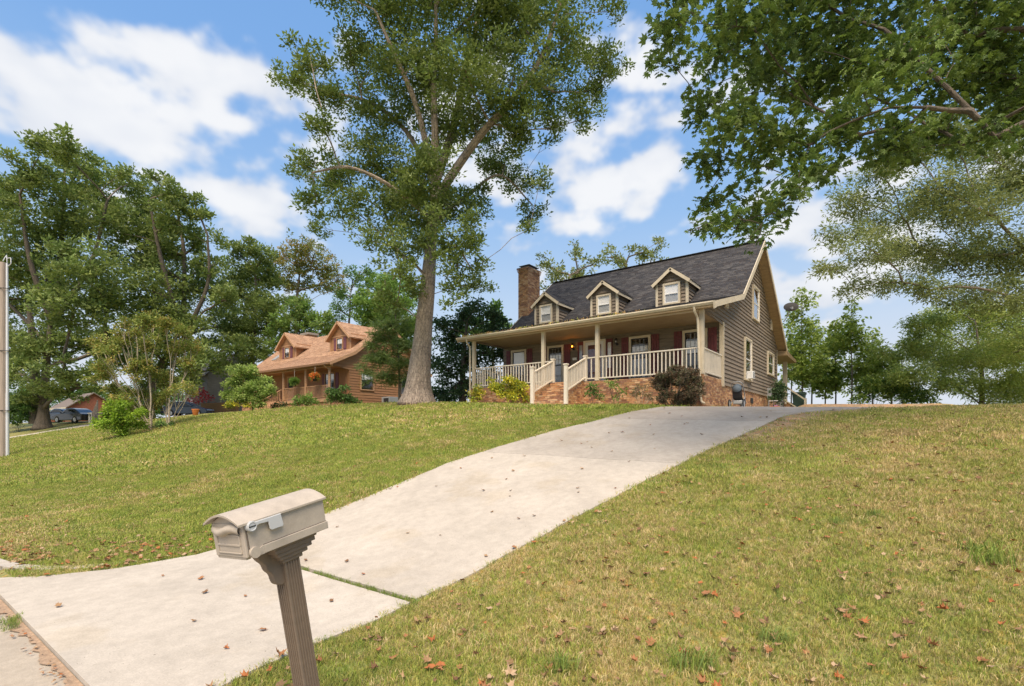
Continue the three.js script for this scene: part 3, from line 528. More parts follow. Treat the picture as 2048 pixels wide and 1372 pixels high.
// ---------------------------------------------------------------- the mailbox, leaning towards the street
{
  const t = thing('mailbox', 'weathered beige plastic mailbox leaning on a fluted brown post', 'mailbox', [-2.826, .02, 1.747], undefined, true);
  t.setRotationFromMatrix(new THREE.Matrix4().makeBasis(new THREE.Vector3(.987, .0541, -.1511), new THREE.Vector3(-.0318, .9887, .1467), new THREE.Vector3(.1573, -.14, .9776)));
  const zb = (x0, x1, y0, y1, z0, z1, r = .006) => rbox(x0, x1, y0, y1, -z1, -z0, r, 2), b0 = 1.2, W = .135, zf = .318, zr = -.212, hw = .193;
  // fluted post
  { const pts = [], w = .052, flutes = 5; const sides = [[1, 0, 0, 1], [0, 1, -1, 0], [-1, 0, 0, -1], [0, -1, 1, 0]];
    for (const [nx, ny, tx, ty] of sides) { pts.push([nx, ny, tx, ty, -1, 0]); for (let i = 0; i < flutes; i++) { const c = -.68 + 1.36 * i / (flutes - 1); for (const [o, d] of [[-.105, 0], [-.08, .006], [.08, .006], [.105, 0]]) pts.push([nx, ny, tx, ty, c + o, d]); } }
    const sh = new THREE.Shape(pts.map(([nx, ny, tx, ty, k, d]) => new THREE.Vector2(nx * (w - d) + tx * w * k * .97, ny * (w - d) + ty * w * k * .97)));
    const g = new THREE.ExtrudeGeometry(sh, { depth: 1.24, bevelEnabled: false }); g.rotateX(-Math.PI / 2); g.translate(0, -.12, 0); part('post', boxUV(g), M.post, t); }
  part('capital', [zb(-.064, .064, 1.075, 1.1, -.07, .066), zb(-.078, .078, 1.1, 1.125, -.1, .09), zb(-.09, .09, 1.125, 1.15, -.125, .11), zb(-.1, .1, 1.15, 1.178, -.145, .13), zb(-.108, .108, 1.178, 1.2, -.155, .145)], M.post, t);
  { const sh = new THREE.Shape(); sh.moveTo(.05, 1.11); sh.lineTo(.18, 1.19); sh.bezierCurveTo(.205, 1.14, .145, 1.12, .142, 1.085); sh.bezierCurveTo(.138, 1.045, .11, 1.05, .106, 1.005); sh.bezierCurveTo(.104, .965, .08, .95, .05, .955); sh.lineTo(.05, 1.11);
    const g = new THREE.ExtrudeGeometry(sh, { depth: .04, bevelEnabled: true, bevelSize: .006, bevelThickness: .006, bevelSegments: 2, curveSegments: 10 }); g.rotateY(-Math.PI / 2); g.translate(.02, 0, 0); part('bracket', boxUV(g), M.post, t); }
  const body = part('box_body', [zb(-W, W, b0 + .004, b0 + hw, zr, zf - .02, .004)], M.box, t);
  part('base_skirt', [zb(-W - .007, W + .007, b0, b0 + .046, zr - .006, zf - .1, .004), ...[1, -1].map((k) => { const sh = new THREE.Shape(); sh.moveTo(zf - .1, b0); sh.lineTo(zf - .1, b0 + .046); sh.bezierCurveTo(zf - .075, b0 + .044, zf - .066, b0 + .03, zf - .064, b0); const g = new THREE.ExtrudeGeometry(sh, { depth: .01, bevelEnabled: false }); g.rotateY(-Math.PI / 2); g.translate(k > 0 ? W + .007 : -W + .003, 0, 0); return boxUV(g); })], M.box, body);
  part('seam', [zb(W - .001, W + .0012, b0 + .046, b0 + .0495, zr, zf - .1, .0005), zb(W - .004, W + .0008, b0 + .05, b0 + hw, zf - .0225, zf - .0195, .0005), zb(W - .002, W + .001, b0 + hw - .004, b0 + hw, zr, zf - .03, .0005)], mat([.1, .08, .065], .8), body);
  // arched roof shell
  const arc = (r0, drop, zA, zB, ov) => { const n = 22, o = [], i = []; for (let k = 0; k <= n; k++) { const x = -1 + 2 * k / n, y = .052 * (1 - x * x) * (1 - .14 * x * x); o.push([x * (W + ov), b0 + hw + y]); i.push([x * (W + ov), b0 + hw + y - drop]); } const g = prismS([...o.reverse(), ...i], -zB, -zA); return g; };
  part('roof', [arc(0, .011, zr - .012, zf + .03, .016)], M.box, t);
  part('tympanum', [arc(0, .054, zr + .004, zr + .012, -.002)], M.box, body);
  // door
  const dz = zf - .018, door = part('door', [zb(-W + .002, W - .004, b0 + .006, b0 + hw - .006, dz, dz + .016, .005), (() => { const n = 18, o = [[-W + .004, b0 + hw - .01]]; for (let k = 0; k <= n; k++) { const x = -1 + 2 * k / n; o.push([x * (W - .005), b0 + hw - .012 + .048 * (1 - x * x)]); } o.push([W - .004, b0 + hw - .01]); return prismS(o.reverse(), -(dz + .012), -dz); })()], M.box, t);
  const fr = (x0, x1, y0, y1) => [zb(x0, x1, y0, y0 + .008, dz + .012, dz + .022, .003), zb(x0, x1, y1 - .008, y1, dz + .012, dz + .022, .003), zb(x0, x0 + .008, y0, y1, dz + .012, dz + .022, .003), zb(x1 - .008, x1, y0, y1, dz + .012, dz + .022, .003)];
  part('door_panel', fr(-.1, .1, b0 + .025, b0 + .075), M.box, door); part('door_panel', fr(-.1, .1, b0 + .071, b0 + .13), M.box, door);
  { const n = 24, m = 8, pos = [], idx = []; for (let i = 0; i <= n; i++) for (let j = 0; j <= m; j++) { const u = -1 + 2 * i / n, a = j / m * Math.PI, wob = .012 * Math.sin(u * 3.1), r = (.5 + .5 * Math.cos(u * Math.PI * .5)); pos.push(u * .112, b0 + .165 + wob - .012 + .026 * Math.cos(a) * (.7 + .3 * r), dz + .012 + .034 * Math.sin(a) * r + .004); } for (let i = 0; i < n; i++) for (let j = 0; j < m; j++) { const a = i * (m + 1) + j, b = a + m + 1; idx.push(a, b, a + 1, b, b + 1, a + 1); } const g = new THREE.BufferGeometry(); g.setAttribute('position', new THREE.Float32BufferAttribute(pos, 3)); g.setIndex(idx); g.computeVertexNormals(); part('door_pull', boxUV(g), M.box, door); }
  part('hinge_disc', [1, -1].map((k) => cyl([k * (W + .006), b0 + .026, -(zf - .045)], .03, .018, 'x', .03, 28)), M.box, t);
  part('door_lip', [zb(-W + .006, W - .02, b0 - .008, b0 + .01, dz - .02, dz + .012, .006)], M.box, door);
  // flag
  const fl = part('flag', [(() => { const sh = new THREE.Shape(), z = (k) => zf - k, y = b0 + .178; sh.moveTo(z(.05), y + .006); sh.lineTo(z(.215), y + .006); sh.lineTo(z(.222), y - .055); sh.lineTo(z(.216), y - .062); sh.lineTo(z(.15), y - .062); sh.lineTo(z(.143), y - .055); sh.lineTo(z(.138), y - .012); sh.lineTo(z(.08), y - .008); sh.lineTo(z(.05), y - .02); const g = new THREE.ExtrudeGeometry(sh, { depth: .005, bevelEnabled: true, bevelSize: .002, bevelThickness: .002, bevelSegments: 1 }); g.rotateY(-Math.PI / 2); g.translate(W + .022, 0, 0); return boxUV(g); })()], M.flag, t);
  part('flag_pivot', [cyl([W + .012, b0 + .168, -(zf - .04)], .027, .026, 'x', .027, 28), new THREE.TorusGeometry(.022, .003, 6, 28).rotateY(Math.PI / 2).translate(W + .025, b0 + .168, zf - .04)], M.flag, fl);
  part('flag_slot', [zb(W + .024, W + .0275, b0 + .165, b0 + .171, zf - .06, zf - .02, .001)], M.black, fl);
}

// ---------------------------------------------------------------- utility pole with conduit
{
  const X = -37.58, S = 5.25, y = land(X, S), d = depthOf(X, S);
  const t = thing('utility_pole', 'weathered wooden utility pole with a grey conduit strapped to its side', 'pole', [X, y - .1, S]);
  part('pole', tube([0, 3, 6, 9, 10.4].map((h) => V(X - .012 * h, y - .1 + h, S)), [.2, .19, .18, .165, .15], 16, .03), M.oldWood, t);
  const off = [CS * .27, -SN * -.27];
  const cX = X + CS * .245, cS = S + SN * .245;
  part('conduit', tube([0, 3.4, 3.45, 7, 10.3].map((h) => V(cX - .012 * h, y - .05 + h, cS)), [.075, .072, .065, .06, .05], 12), M.pvc, t);
  for (const h of [2.45, 5.6, 8.9]) part('strap', [new THREE.TorusGeometry(.13, .018, 6, 20).rotateX(Math.PI / 2).scale(2.0, 1, 1.4).rotateY(YAW).translate(X + CS * .09 - .012 * h, y + h, -S - SN * .09)], M.black, t);
  part('cable_loop', [pipe([[cX - .12, y + 10.25, cS], [cX - .05, y + 10.5, cS], [cX + .15, y + 10.5, cS + .1], [cX + .18, y + 10.2, cS + .1], [cX, y + 10.05, cS]], .02), pipe([[cX - .12, y + 10.25, cS], [cX - .25, y + 10.7, cS], [X, y + 10.35, S]], .02)], M.pvc, t);
}

// ---------------------------------------------------------------- the brown house next door
M.carGlass2 = new THREE.MeshPhysicalMaterial({ color: lin([.03, .035, .038]), roughness: .05 });
{
  const x0 = -46, x1 = -32.25, sF = 22.8, sR = 30.2, fl = 4.1, gr = 3.35, base = 3.45;
  const H = thing('house', 'orange-brown wood-sided house with tan shingle roof and purple shutters', 'house', [-39, 3.3, 21.4]);
  const line = [[20.95, 6.62], [23.1, 7.62], [26.3, 10.22], [30.9, 6.5]], rx0 = -46.5, rx1 = -31.9, th = .17, woods = [M.brown, M.brownB];
  const roof = part('roof', prismX([...line, ...line.map(([s, y]) => [s, y - th]).reverse()], rx0, rx1), M.brownTrim, H), raw = new Raw();
  const tan = [[.34, .205, .125], [.37, .225, .14], [.31, .185, .11], [.4, .25, .155], [.35, .21, .125]];
  for (let i = 0; i < 3; i++) { const lo = i < 2 ? line[i] : line[3], hi = i < 2 ? line[i + 1] : line[2]; shingles(raw, [rx0 - .02, lo[1] + .004, lo[0]], [rx0 - .02, hi[1] + .004, hi[0]], [rx1 - rx0 + .04, 0, 0], tan, .17, .45); }
  part('shingle_course', raw.geo(), M.shingle, roof, 'stuff');
  for (const x of [rx1, rx0 - .04]) for (let i = 0; i < 3; i++) { const [a, b] = [line[i], line[i + 1]]; part('barge_board', bar([x + .02, a[1] - .1, a[0]], [x + .02, b[1] - .1, b[0]], .04, .22), M.brownTrim, roof); }
  const poly = [[sF, base - .3], [sR, base - .3], [sR, roofY(line, sR) - th], [26.3, 10.22 - th], [23.1, 7.62 - th], [21.5, roofY(line, 21.5) - th], [21.5, 6.4], [sF, 6.4]];
  const gable = part('gable_wall', prismX(poly, x1 - .14, x1 - .002, [[23.85, 24.95, 4.88, 6.08], [27.7, 28.7, 4.7, 6.05]]), M.brownB, H);
  const span = (v) => { if (v > 9.95) return null; let lo = 20.9, hi = 26.3; for (let k = 0; k < 25; k++) { const m = (lo + hi) / 2; (roofY(line, m) - th > v) ? hi = m : lo = m; } let a = 26.3, b = 31; for (let k = 0; k < 25; k++) { const m = (a + b) / 2; (roofY(line, m) - th > v) ? a = m : b = m; } return [Math.max(hi, v < 6.38 ? sF : 21.5), Math.min(a, sR)]; };
  siding(gable, frameSide(x1, 0, 0), base, 9.95, .2, span, [[23.75, 25.05, 4.75, 6.15], [27.6, 28.8, 4.6, 6.1]], woods);
  sashWindow(H, frameSide(x1, 4.88, 24.4), 1.1, 1.2, { trim: M.brownTrim, tw: .08, blind: .4, cols: 2, sash: M.black, n: .08 });
  sashWindow(H, frameSide(x1, 4.7, 28.2), 1.0, 1.35, { trim: M.brownTrim, tw: .08, blind: 0, cols: 2, sash: M.black, n: .08 });
  part('wall', [box(x0, x0 + .14, 3.1, 6.6, sF, sR)], M.brown, H); part('wall', prismX([[sF, 6.4], [sR, 6.4], [sR, 6.9], [26.3, 10], [23.1, 7.4]], x0, x0 + .13), M.brown, H); part('wall', box(x0 + .15, x1 - .15, 3.1, 6.8, sR - .14, sR), M.brown, H);
  part('front_wall', prismS([[x0 + .15, 3.2], [x1 - .15, 3.2], [x1 - .15, 6.6], [x0 + .15, 6.6]], sF, sF + .14, [-34.6, -44.2].map((c) => [c - .575, c + .575, 4.6, 6.1])), mat([.3, .15, .07], .8, { map: rep(texWoodV, 1.5) }), H);
  for (const c of [-34.6, -44.2]) { sashWindow(H, frameFront(c, 4.6, sF), 1.15, 1.5, { trim: M.brownTrim, tw: .07, blind: .3, sash: M.black, n: .08, cols: 2 }); for (const s of [-1, 1]) shutter(H, frameFront(c + s * .88, 4.55, sF - .01), .4, 1.6, M.purple); }
  { const f = frameFront(-40.2, fl, sF), d = part('front_door', [lb(f, -.46, .46, 0, 2.05, .005, .05)], M.purple, H); part('door_frame', [lb(f, -.55, -.46, 0, 2.14, .005, .07), lb(f, .46, .55, 0, 2.14, .005, .07), lb(f, -.46, .46, 2.05, 2.14, .005, .068)], M.brownTrim, d); part('pane', lb(f, -.3, .3, .9, 1.9, .05, .058), M.carGlass2, d); }
  part('porch_deck', box(x0 + .1, x1, fl - .25, fl, 21.35, sF - .01), M.brownTrim, H);
  part('foundation', box(x0 + .1, x1 - .02, 2.8, fl - .26, 21.45, sF - .02), mat([.42, .22, .12], .9, { map: rep(texGrit, .7) }), H);
  part('porch_ceiling', box(x0 + .1, x1 - .15, 6.42, 6.45, 21.3, sF - .01), M.brownB, H);
  part('porch_beam', box(x0 + .1, x1 + .02, 6.36, 6.56, 21.3, 21.46), M.brownTrim, H);
  part('gutter', box(rx0, rx1, 6.46, 6.6, 20.83, 20.94), mat([.22, .12, .06], .6), H);
  part('downspout', pipe([[-32.5, 6.46, 20.9], [-32.48, 6.3, 21.0], [-32.45, 6.15, 21.28], [-32.45, 5.9, 21.3], [-32.45, 3.3, 21.3]], .045), M.brownTrim, H);
  for (const X of [-45.6, -42.2, -38.9, -35.7, -32.62]) part('porch_post', rbox(X - .07, X + .07, fl, 6.37, 21.34, 21.48), M.brownTrim, H);
  for (const [a, b] of [[-45.5, -42.3], [-38.82, -35.78], [-35.62, -32.7]]) railing(H, [a, fl, 21.41], [b, fl, 21.41], .95, M.brownTrim, { gap: .16 });
  for (let i = 0; i < 4; i++) part('step', box(-42.1, -39.0, 2.9, fl - .2 * (i + 1), 21.35 - .3 * (i + 1), 21.35 - .3 * i), M.brownTrim, H);
  for (const X of [-39.0, -42.1]) railing(H, [X, 3.25, 19.9], [X, fl, 21.3], .9, M.brownTrim, { gap: .16 });
  { const c = part('chimney', box(-45.1, -43.9, 6, 10.75, 26.6, 27.5), M.brownB, H); part('chimney_crown', box(-45.2, -43.8, 10.75, 10.95, 26.5, 27.6), mat([.28, .24, .2], .9), c); }
  part('skylight', prismX([[23.55, 8.08], [24.35, 8.73], [24.37, 8.66], [23.6, 8.0]], -44.9, -44.2), M.steelGrey, H);
  for (const [c, w] of [[-34.42, 1.3], [-42.1, 1.3]]) {
    const s = 23.55, y1 = 9.1, ap = 10.2, ov = .3, e = y1 - .1;
    const d = part('dormer', prismS([[c - w, 7.5], [c + w, 7.5], [c + w, y1], [c, ap - .12], [c - w, y1]], s, 26.2, [[c - .34, c + .34, 8.05, 8.9]]), M.brown, H);
    siding(d, frameSide(c + w, 0, s), 7.85, y1, .19, (v) => [.05, Math.max(.1, 23.1 + (v + .1 - 7.62) / .8125 - s)], [], woods);
    part('frieze_board', box(c - w, c + w, y1 - .06, y1 + .03, s - .04, s), M.brownTrim, d);
    for (const k of [-1, 1]) part('corner_board', box(c + k * w - .06, c + k * w + .06, 7.8, y1 - .07, s - .04, s + .03), M.brownTrim, d);
    sashWindow(d, frameFront(c, 8.05, s), .68, .85, { trim: M.brownTrim, tw: .06, blind: .55, sash: M.black, n: .08, cols: 2 });
    for (const k of [-1, 1]) shutter(d, frameFront(c + k * .63, 7.98, s - .01), .36, .98, M.purple);
    part('dormer_roof', prismS([[c - w - .3, e - .16], [c, ap], [c + w + .3, e - .16], [c + w + .3, e - .24], [c, ap - .09], [c - w - .3, e - .24]].reverse(), s - ov, 26.25), M.brownTrim, d);
    const r = new Raw(); for (const k of [-1, 1]) shingles(r, [c + k * (w + .33), e - .165, s - ov - .02], [c, ap + .015, s - ov - .02], [0, 0, 26.22 - s + ov], tan, .17, .45); part('shingle_course', r.geo(), M.shingle, d, 'stuff');
    for (const k of [-1, 1]) part('barge_board', bar([c + k * (w + .3), e - .22, s - ov - .015], [c, ap - .07, s - ov - .015], .035, .16), M.brownTrim, d);
  }
}
// porch baskets, air conditioners, gas meter of the brown house: placed in the planting section below

// ---------------------------------------------------------------- cars
function car(name, label, [X, Y, S], turn, paint, o = {}) {
  const t = thing(name, label, 'car', [X, Y, S], 'cars parked at the neighbouring houses', true); t.rotation.y = turn;
  const P = (pts) => { const sh = new THREE.Shape(); sh.moveTo(...pts[0]); sh.splineThru(pts.slice(1).map((p) => new THREE.Vector2(...p))); return sh; };
  const ex = (sh, w, b) => { const g = new THREE.ExtrudeGeometry(sh, { depth: w - 2 * b, bevelEnabled: true, bevelSize: b, bevelThickness: b, bevelSegments: 3, curveSegments: 24 }); g.translate(0, 0, -(w / 2 - b)); return boxUV(g); };
  const lower = new THREE.Shape(); lower.moveTo(-2.2, .34); lower.lineTo(-1.75, .3); lower.absarc(-1.33, .34, .36, Math.PI, 0, true); lower.lineTo(.97, .3); lower.absarc(1.36, .34, .36, Math.PI, 0, true); lower.lineTo(2.15, .34);
  lower.bezierCurveTo(2.26, .5, 2.25, .66, 2.1, .72); lower.bezierCurveTo(1.7, .86, 1.2, .93, .85, .96); lower.lineTo(-1.6, .98); lower.bezierCurveTo(-1.95, .97, -2.2, .9, -2.24, .8); lower.lineTo(-2.2, .34);
  const body = part('body', ex(lower, 1.74, .07), paint, t);
  const cab = new THREE.Shape(); cab.moveTo(1.0, .9); cab.bezierCurveTo(.7, 1.1, .35, 1.36, .0, 1.42); cab.bezierCurveTo(-.5, 1.47, -.9, 1.42, -1.15, 1.3); cab.bezierCurveTo(-1.5, 1.12, -1.7, .98, -1.8, .93); cab.lineTo(1.0, .9);
  part('cabin', ex(cab, 1.5, .1), paint, body);
  const win = (pts) => { const sh = new THREE.Shape(pts.map((p) => new THREE.Vector2(...p))); return sh; };
  const sideGlass = [win([[.78, .98], [.05, 1.34], [-.18, 1.36], [-.18, .98]]), win([[-.26, .98], [-.26, 1.36], [-.85, 1.32], [-1.3, 1.1], [-1.36, .98]])];
  for (const k of [-1, 1]) for (const sh of sideGlass) { const g = new THREE.ExtrudeGeometry(sh, { depth: .012, bevelEnabled: false }); g.translate(0, 0, k > 0 ? .745 : -.757); part('side_window', g, M.carGlass, body); }
  const wg = (a, b) => { const g = new THREE.PlaneGeometry(1.25, Math.hypot(b[0] - a[0], b[1] - a[1])); g.rotateY(Math.PI / 2); return g; };
  part('windscreen', bar2([.86, 1.03], [.2, 1.4], 1.22), M.carGlass, body); part('rear_window', bar2([-1.72, 1.03], [-1.06, 1.37], 1.2), M.carGlass, body);
  for (const k of [-1, 1]) { part('headlight', new THREE.SphereGeometry(.13, 14, 10).scale(.9, .6, 1.1).translate(2.08, .66, k * .62), M.white, body); part('tail_light', new THREE.SphereGeometry(.12, 14, 10).scale(.5, .8, 1.2).translate(-2.18, .78, k * .66), mat([.35, .02, .02], .3), body); part('mirror', rbox(.62, .74, .98, 1.1, k * .93 - .08, k * .93 + .08, .04), paint, body); }
  for (const x of [-1.33, 1.36]) for (const k of [-1, 1]) { const w = part('wheel', cyl([x, .32, -k * .78], .32, .2, 'z', .32, 28), M.rubber, t); part('rim', [cyl([x, .32, -k * .885], .21, .012, 'z', .21, 24), ...[0, 1, 2, 3, 4].map((i) => new THREE.BoxGeometry(.05, .36, .02).rotateZ(i * 1.2566).translate(x, .32, k * .895))], M.metal, w); }
  return t;
}
function bar2(a, b, w) { const g = new THREE.BoxGeometry(Math.hypot(b[0] - a[0], b[1] - a[1]), .012, w); g.rotateZ(Math.atan2(b[1] - a[1], b[0] - a[0])); return g.translate((a[0] + b[0]) / 2, (a[1] + b[1]) / 2 + .012, 0); }
M.carGlass = new THREE.MeshPhysicalMaterial({ color: lin([.02, .025, .028]), roughness: .05 });
const paint = (c) => new THREE.MeshPhysicalMaterial({ color: lin(c), roughness: .35, metalness: .3, clearcoat: 1, clearcoatRoughness: .05 });
{ let [X, , S] = at(376, 820, 54); car('car', 'dark blue coupe parked in front of the wooden board fence', [X, land(X, S) + .02, S], YAW + .12, paint([.018, .035, .06]));
  [X, , S] = at(150, 830, 54); car('car', 'black sedan parked beside the grey wooden stair', [X, land(X, S) + .02, S], YAW + Math.PI - .3, paint([.012, .013, .016]));
  [X, , S] = at(122, 830, 60); car('car', 'navy car parked just behind the tree trunks', [X, land(X, S) + .02, S], YAW + Math.PI - .3, paint([.012, .025, .05])); }

// ---------------------------------------------------------------- board fence, pots, far houses
{ const a = at(402, 812, 59), b = at(478, 812, 57), n = 30, t = thing('board_fence', 'orange-tan vertical board fence behind the dark blue coupe', 'fence', [a[0], land(a[0], a[2]), a[2]]);
  for (let i = 0; i < n; i++) { const X = mix(a[0], b[0], i / n), S = mix(a[2], b[2], i / n), X2 = mix(a[0], b[0], (i + .93) / n), S2 = mix(a[2], b[2], (i + .93) / n), y = land(X, S); part('fence_board', (() => { const g = bar([X, y + .85, S], [X2, y + .85, S2], .022, 1.75 + rr(-.02, .02)); return g; })(), M.fenceWood, t); }
  part('fence_rail', [bar([a[0], land(a[0], a[2]) + .4, a[2] + .05], [b[0], land(b[0], b[2]) + .4, b[2] + .05], .04, .09), bar([a[0], land(a[0], a[2]) + 1.3, a[2] + .05], [b[0], land(b[0], b[2]) + 1.3, b[2] + .05], .04, .09)], M.fenceWood, t); }
{ const [X, , S] = at(391, 824, 47), y = land(X, S), t = thing('flower_pot', 'orange plastic planter tub on the grass before the dark blue coupe', 'planter', [X, y, S]); part('tub', new THREE.LatheGeometry([[0, 0], [.2, 0], [.3, .5], [.33, .52], [.33, .58], [.28, .58], [.27, .5], [0, .48]].map(([a, b]) => new THREE.Vector2(a, b)), 24).translate(X, y, -S), M.terracotta, t); }
function farHouse(label, [px, py, d], w, dep, h, wallM, roofM, trimM, e, wins) {
  const [X, , S] = at(px, py, d), y = land(X, S) - .4, t = thing('house', label, 'house', [X, y, S]), s0 = S, s1 = S + dep, x0 = X - w / 2, x1 = X + w / 2;
  const wl = part('wall', [prismX([[s0, y], [s1, y], [s1, y + h], [(s0 + s1) / 2, y + h + dep * .36], [s0, y + h]], x0, x1)], wallM, t);
  if (e) { siding(wl, frameFront(0, 0, s0 - .002), y + .5, y + h, e, () => [x0, x1], [], [wallM]); siding(wl, frameSide(x1 + .002, 0, 0), y + .5, y + h + dep * .36 - .3, e, (v) => { const k = Math.max(0, v - y - h) / (dep * .36) * dep / 2; return dep / 2 - k > .1 ? [s0 + k, s1 - k] : null; }, [], [wallM]); }
  part('roof', prismX([[s0 - .4, y + h - .15], [(s0 + s1) / 2, y + h + dep * .36 + .12], [s1 + .4, y + h - .15], [s1 + .4, y + h - .3], [(s0 + s1) / 2, y + h + dep * .36 - .03], [s0 - .4, y + h - .3]], x0 - .35, x1 + .35), roofM, t);
  part('fascia', box(x0 - .36, x1 + .36, y + h - .34, y + h - .14, s0 - .46, s0 - .41), trimM, t);
  for (const [u, v, ww, hh] of wins) sashWindow(t, frameFront(x0 + u * w, y + v, s0), ww, hh, { trim: trimM, blind: 1, cols: 2, n: .08 });
  part('porch', [box(x0 + w * .2, x1 - w * .2, y, y + .9, s0 - 1.9, s0 - .06)], wallM, t);
  for (const k of [.22, .4, .6, .78]) part('porch_post', box(x0 + w * k - .06, x0 + w * k + .06, y + .9, y + h - .3, s0 - 1.85, s0 - 1.73), trimM, t);
}
farHouse('grey lap-sided house half hidden behind the board fence and trees', [392, 790, 66], 7, 8, 6.2, M.greySiding, mat([.1, .09, .085], .9), M.greyWood, .2, [[.3, 1.6, 1, 1.4]]);
farHouse('red brick house with cream trim behind the big oaks', [120, 800, 80], 10, 6, 2.9, mat([.22, .08, .05], .9, { map: rep(texGrit, .7) }), mat([.16, .13, .11], .9), M.cream, 0, [[.25, 1.4, 1, 1.4], [.5, 1.4, 1, 1.4], [.75, 1.4, 1, 1.4]]);
{ const [X, , S] = at(186, 838, 52), y = land(X, S), t = thing('deck_stair', 'grey weathered wooden stair with railings beside the black sedan', 'stair', [X, y, S]);
  for (let i = 0; i < 6; i++) part('tread', box(X + i * .28, X + (i + 1) * .28 + .03, y + .2 * (i + 1) - .05, y + .2 * (i + 1), S, S + 1.1), M.greyWood, t);
  for (const s of [S - .04, S + 1.14]) { for (let i = 0; i < 3; i++) part('stair_post', box(X + i * .82 - .05, X + i * .82 + .05, y, y + 1.1 + .2 * i * 2.9, s - .05, s + .05), M.greyWood, t); part('stair_rail', bar([X, y + 1.05, s], [X + 1.7, y + 2.25, s], .05, .09), M.greyWood, t); for (let i = 1; i < 12; i++) part('baluster', box(X + i * .14 - .02, X + i * .14 + .02, y + i * .1 + .1, y + 1.02 + i * .1, s - .02, s + .02), M.greyWood, t); }
  part('landing', [box(X - 1.7, X - .02, y + .95, y + 1.1, S - .05, S + 1.2)], M.white, t); for (const k of [-1.6, -.75]) part('landing_post', box(X + k, X + k + .13, y - .1, y + .95, S, S + .13), M.white, t); }
struct('neighbour_drive', slab(2, 26, (S) => -61.5 + .0 * S, (S) => -58.3, .03, .1, .02, .5), M.concrete);

// ---------------------------------------------------------------- around the house: dish, bin, stroller, tricycle, timber edge
{ const [X, Y, S] = at(1580, 612, 28.8), t = thing('satellite_dish', 'dark grey satellite dish above the rear roof edge', 'satellite dish', [X - .3, Y - .75, S]);
  const g = new THREE.SphereGeometry(.62, 32, 10, 0, Math.PI * 2, 0, .66).scale(1.02, .9, .8).rotateX(1.12).rotateZ(-.2), g2 = g.clone(); g.translate(X, Y - .22, -S - .5); part('reflector', g, mat([.05, .048, .046], .95, { side: THREE.DoubleSide }), t);
  part('mast', pipe([[X - .35, Y - .85, S + .1], [X - .1, Y - .5, S + .05], [X, Y - .05, S]], .03), M.steelGrey, t); part('feed_arm', [pipe([[X, Y - .1, S], [X + .15, Y - .25, S - .3]], .02), cyl([X + .16, Y - .2, S - .34], .05, .12)], M.steelGrey, t); }
{ const X = -4.35, S = 33.7, y = land(X, S), t = thing('trash_bin', 'dark green wheeled trash bin behind the rear stair posts', 'bin', [X, y, S]);
  part('tub', [(() => { const g = new THREE.BoxGeometry(.62, 1, .7, 1, 1, 1), p = g.attributes.position; for (let i = 0; i < p.count; i++) if (p.getY(i) < 0) { p.setX(i, p.getX(i) * .8); p.setZ(i, p.getZ(i) * .8); } g.computeVertexNormals(); return boxUV(g.translate(X, y + .55, -S)); })(), box(X - .34, X + .34, y + .98, y + 1.05, S - .38, S + .38)], M.binGreen, t);
  part('lid', rbox(X - .35, X + .35, y + 1.055, y + 1.12, S - .4, S + .42, .03), M.binGreen, t); for (const k of [-.3, .3]) part('wheel', cyl([X + k, y + .12, S + .3], .12, .06, 'x'), M.rubber, t); }
{ // jogging stroller parked against the brick base
  const X = -4.62, S = 20.35, y = land(X, S) + .022, t = thing('stroller', 'grey and black three-wheeled stroller parked against the brick wall', 'stroller', [X, y, S]);
  const grey = mat([.4, .42, .43], .6), cloth = mat([.05, .05, .055], .9), P = (a, h, b) => [X + a, y + h, S + b];
  part('frame', [pipe([P(-.18, .2, .3), P(-.2, .55, .02), P(-.2, .9, -.28), P(-.1, .97, -.34), P(.1, .97, -.34), P(.2, .9, -.28), P(.2, .55, .02), P(.18, .2, .3)], .016), pipe([P(-.2, .18, -.3), P(-.2, .45, .1)], .014), pipe([P(.2, .18, -.3), P(.2, .45, .1)], .014), pipe([P(-.18, .2, .3), P(0, .15, .5), P(.18, .2, .3)], .014)], M.steelGrey, t);
  for (const [a, b, r] of [[-.25, -.3, .17], [.25, -.3, .17], [0, .5, .15]]) { const w = part('wheel', new THREE.TorusGeometry(r - .025, .025, 10, 28).rotateY(Math.PI / 2).translate(X + a, y + r, -(S + b)), M.rubber, t); part('hub', cyl(P(a, r, b), r - .05, .02, 'x'), grey, w); }
  const seat = (() => { const n = 14, pos = [], idx = []; for (let i = 0; i <= n; i++) for (const k of [-1, 1]) { const v = i / n, b = mix(-.22, .26, smooth(.3, 1, v)), h = v < .5 ? mix(.85, .36, v / .5) : mix(.36, .3, (v - .5) / .5); pos.push(X + k * .17, y + h, -(S + b)); } for (let i = 0; i < n; i++) { const a = i * 2; idx.push(a, a + 1, a + 2, a + 1, a + 3, a + 2); } const g = new THREE.BufferGeometry(); g.setAttribute('position', new THREE.Float32BufferAttribute(pos, 3)); g.setIndex(idx); g.computeVertexNormals(); return g; })();
  part('seat', seat, mat([.05, .05, .055], .9, { side: THREE.DoubleSide }), t);
  part('hood', new THREE.SphereGeometry(.2, 20, 10, 0, Math.PI * 2, 0, 1.35).scale(.85, .9, 1).rotateX(.9).translate(X, y + .72, -(S - .2)), mat([.09, .12, .15], .8, { side: THREE.DoubleSide }), t);
  part('basket', rbox(X - .16, X + .16, y + .16, y + .3, S - .2, S + .18, .03), grey, t); part('footrest', rbox(X - .13, X + .13, y + .2, y + .23, S + .22, S + .42, .01), grey, t); }
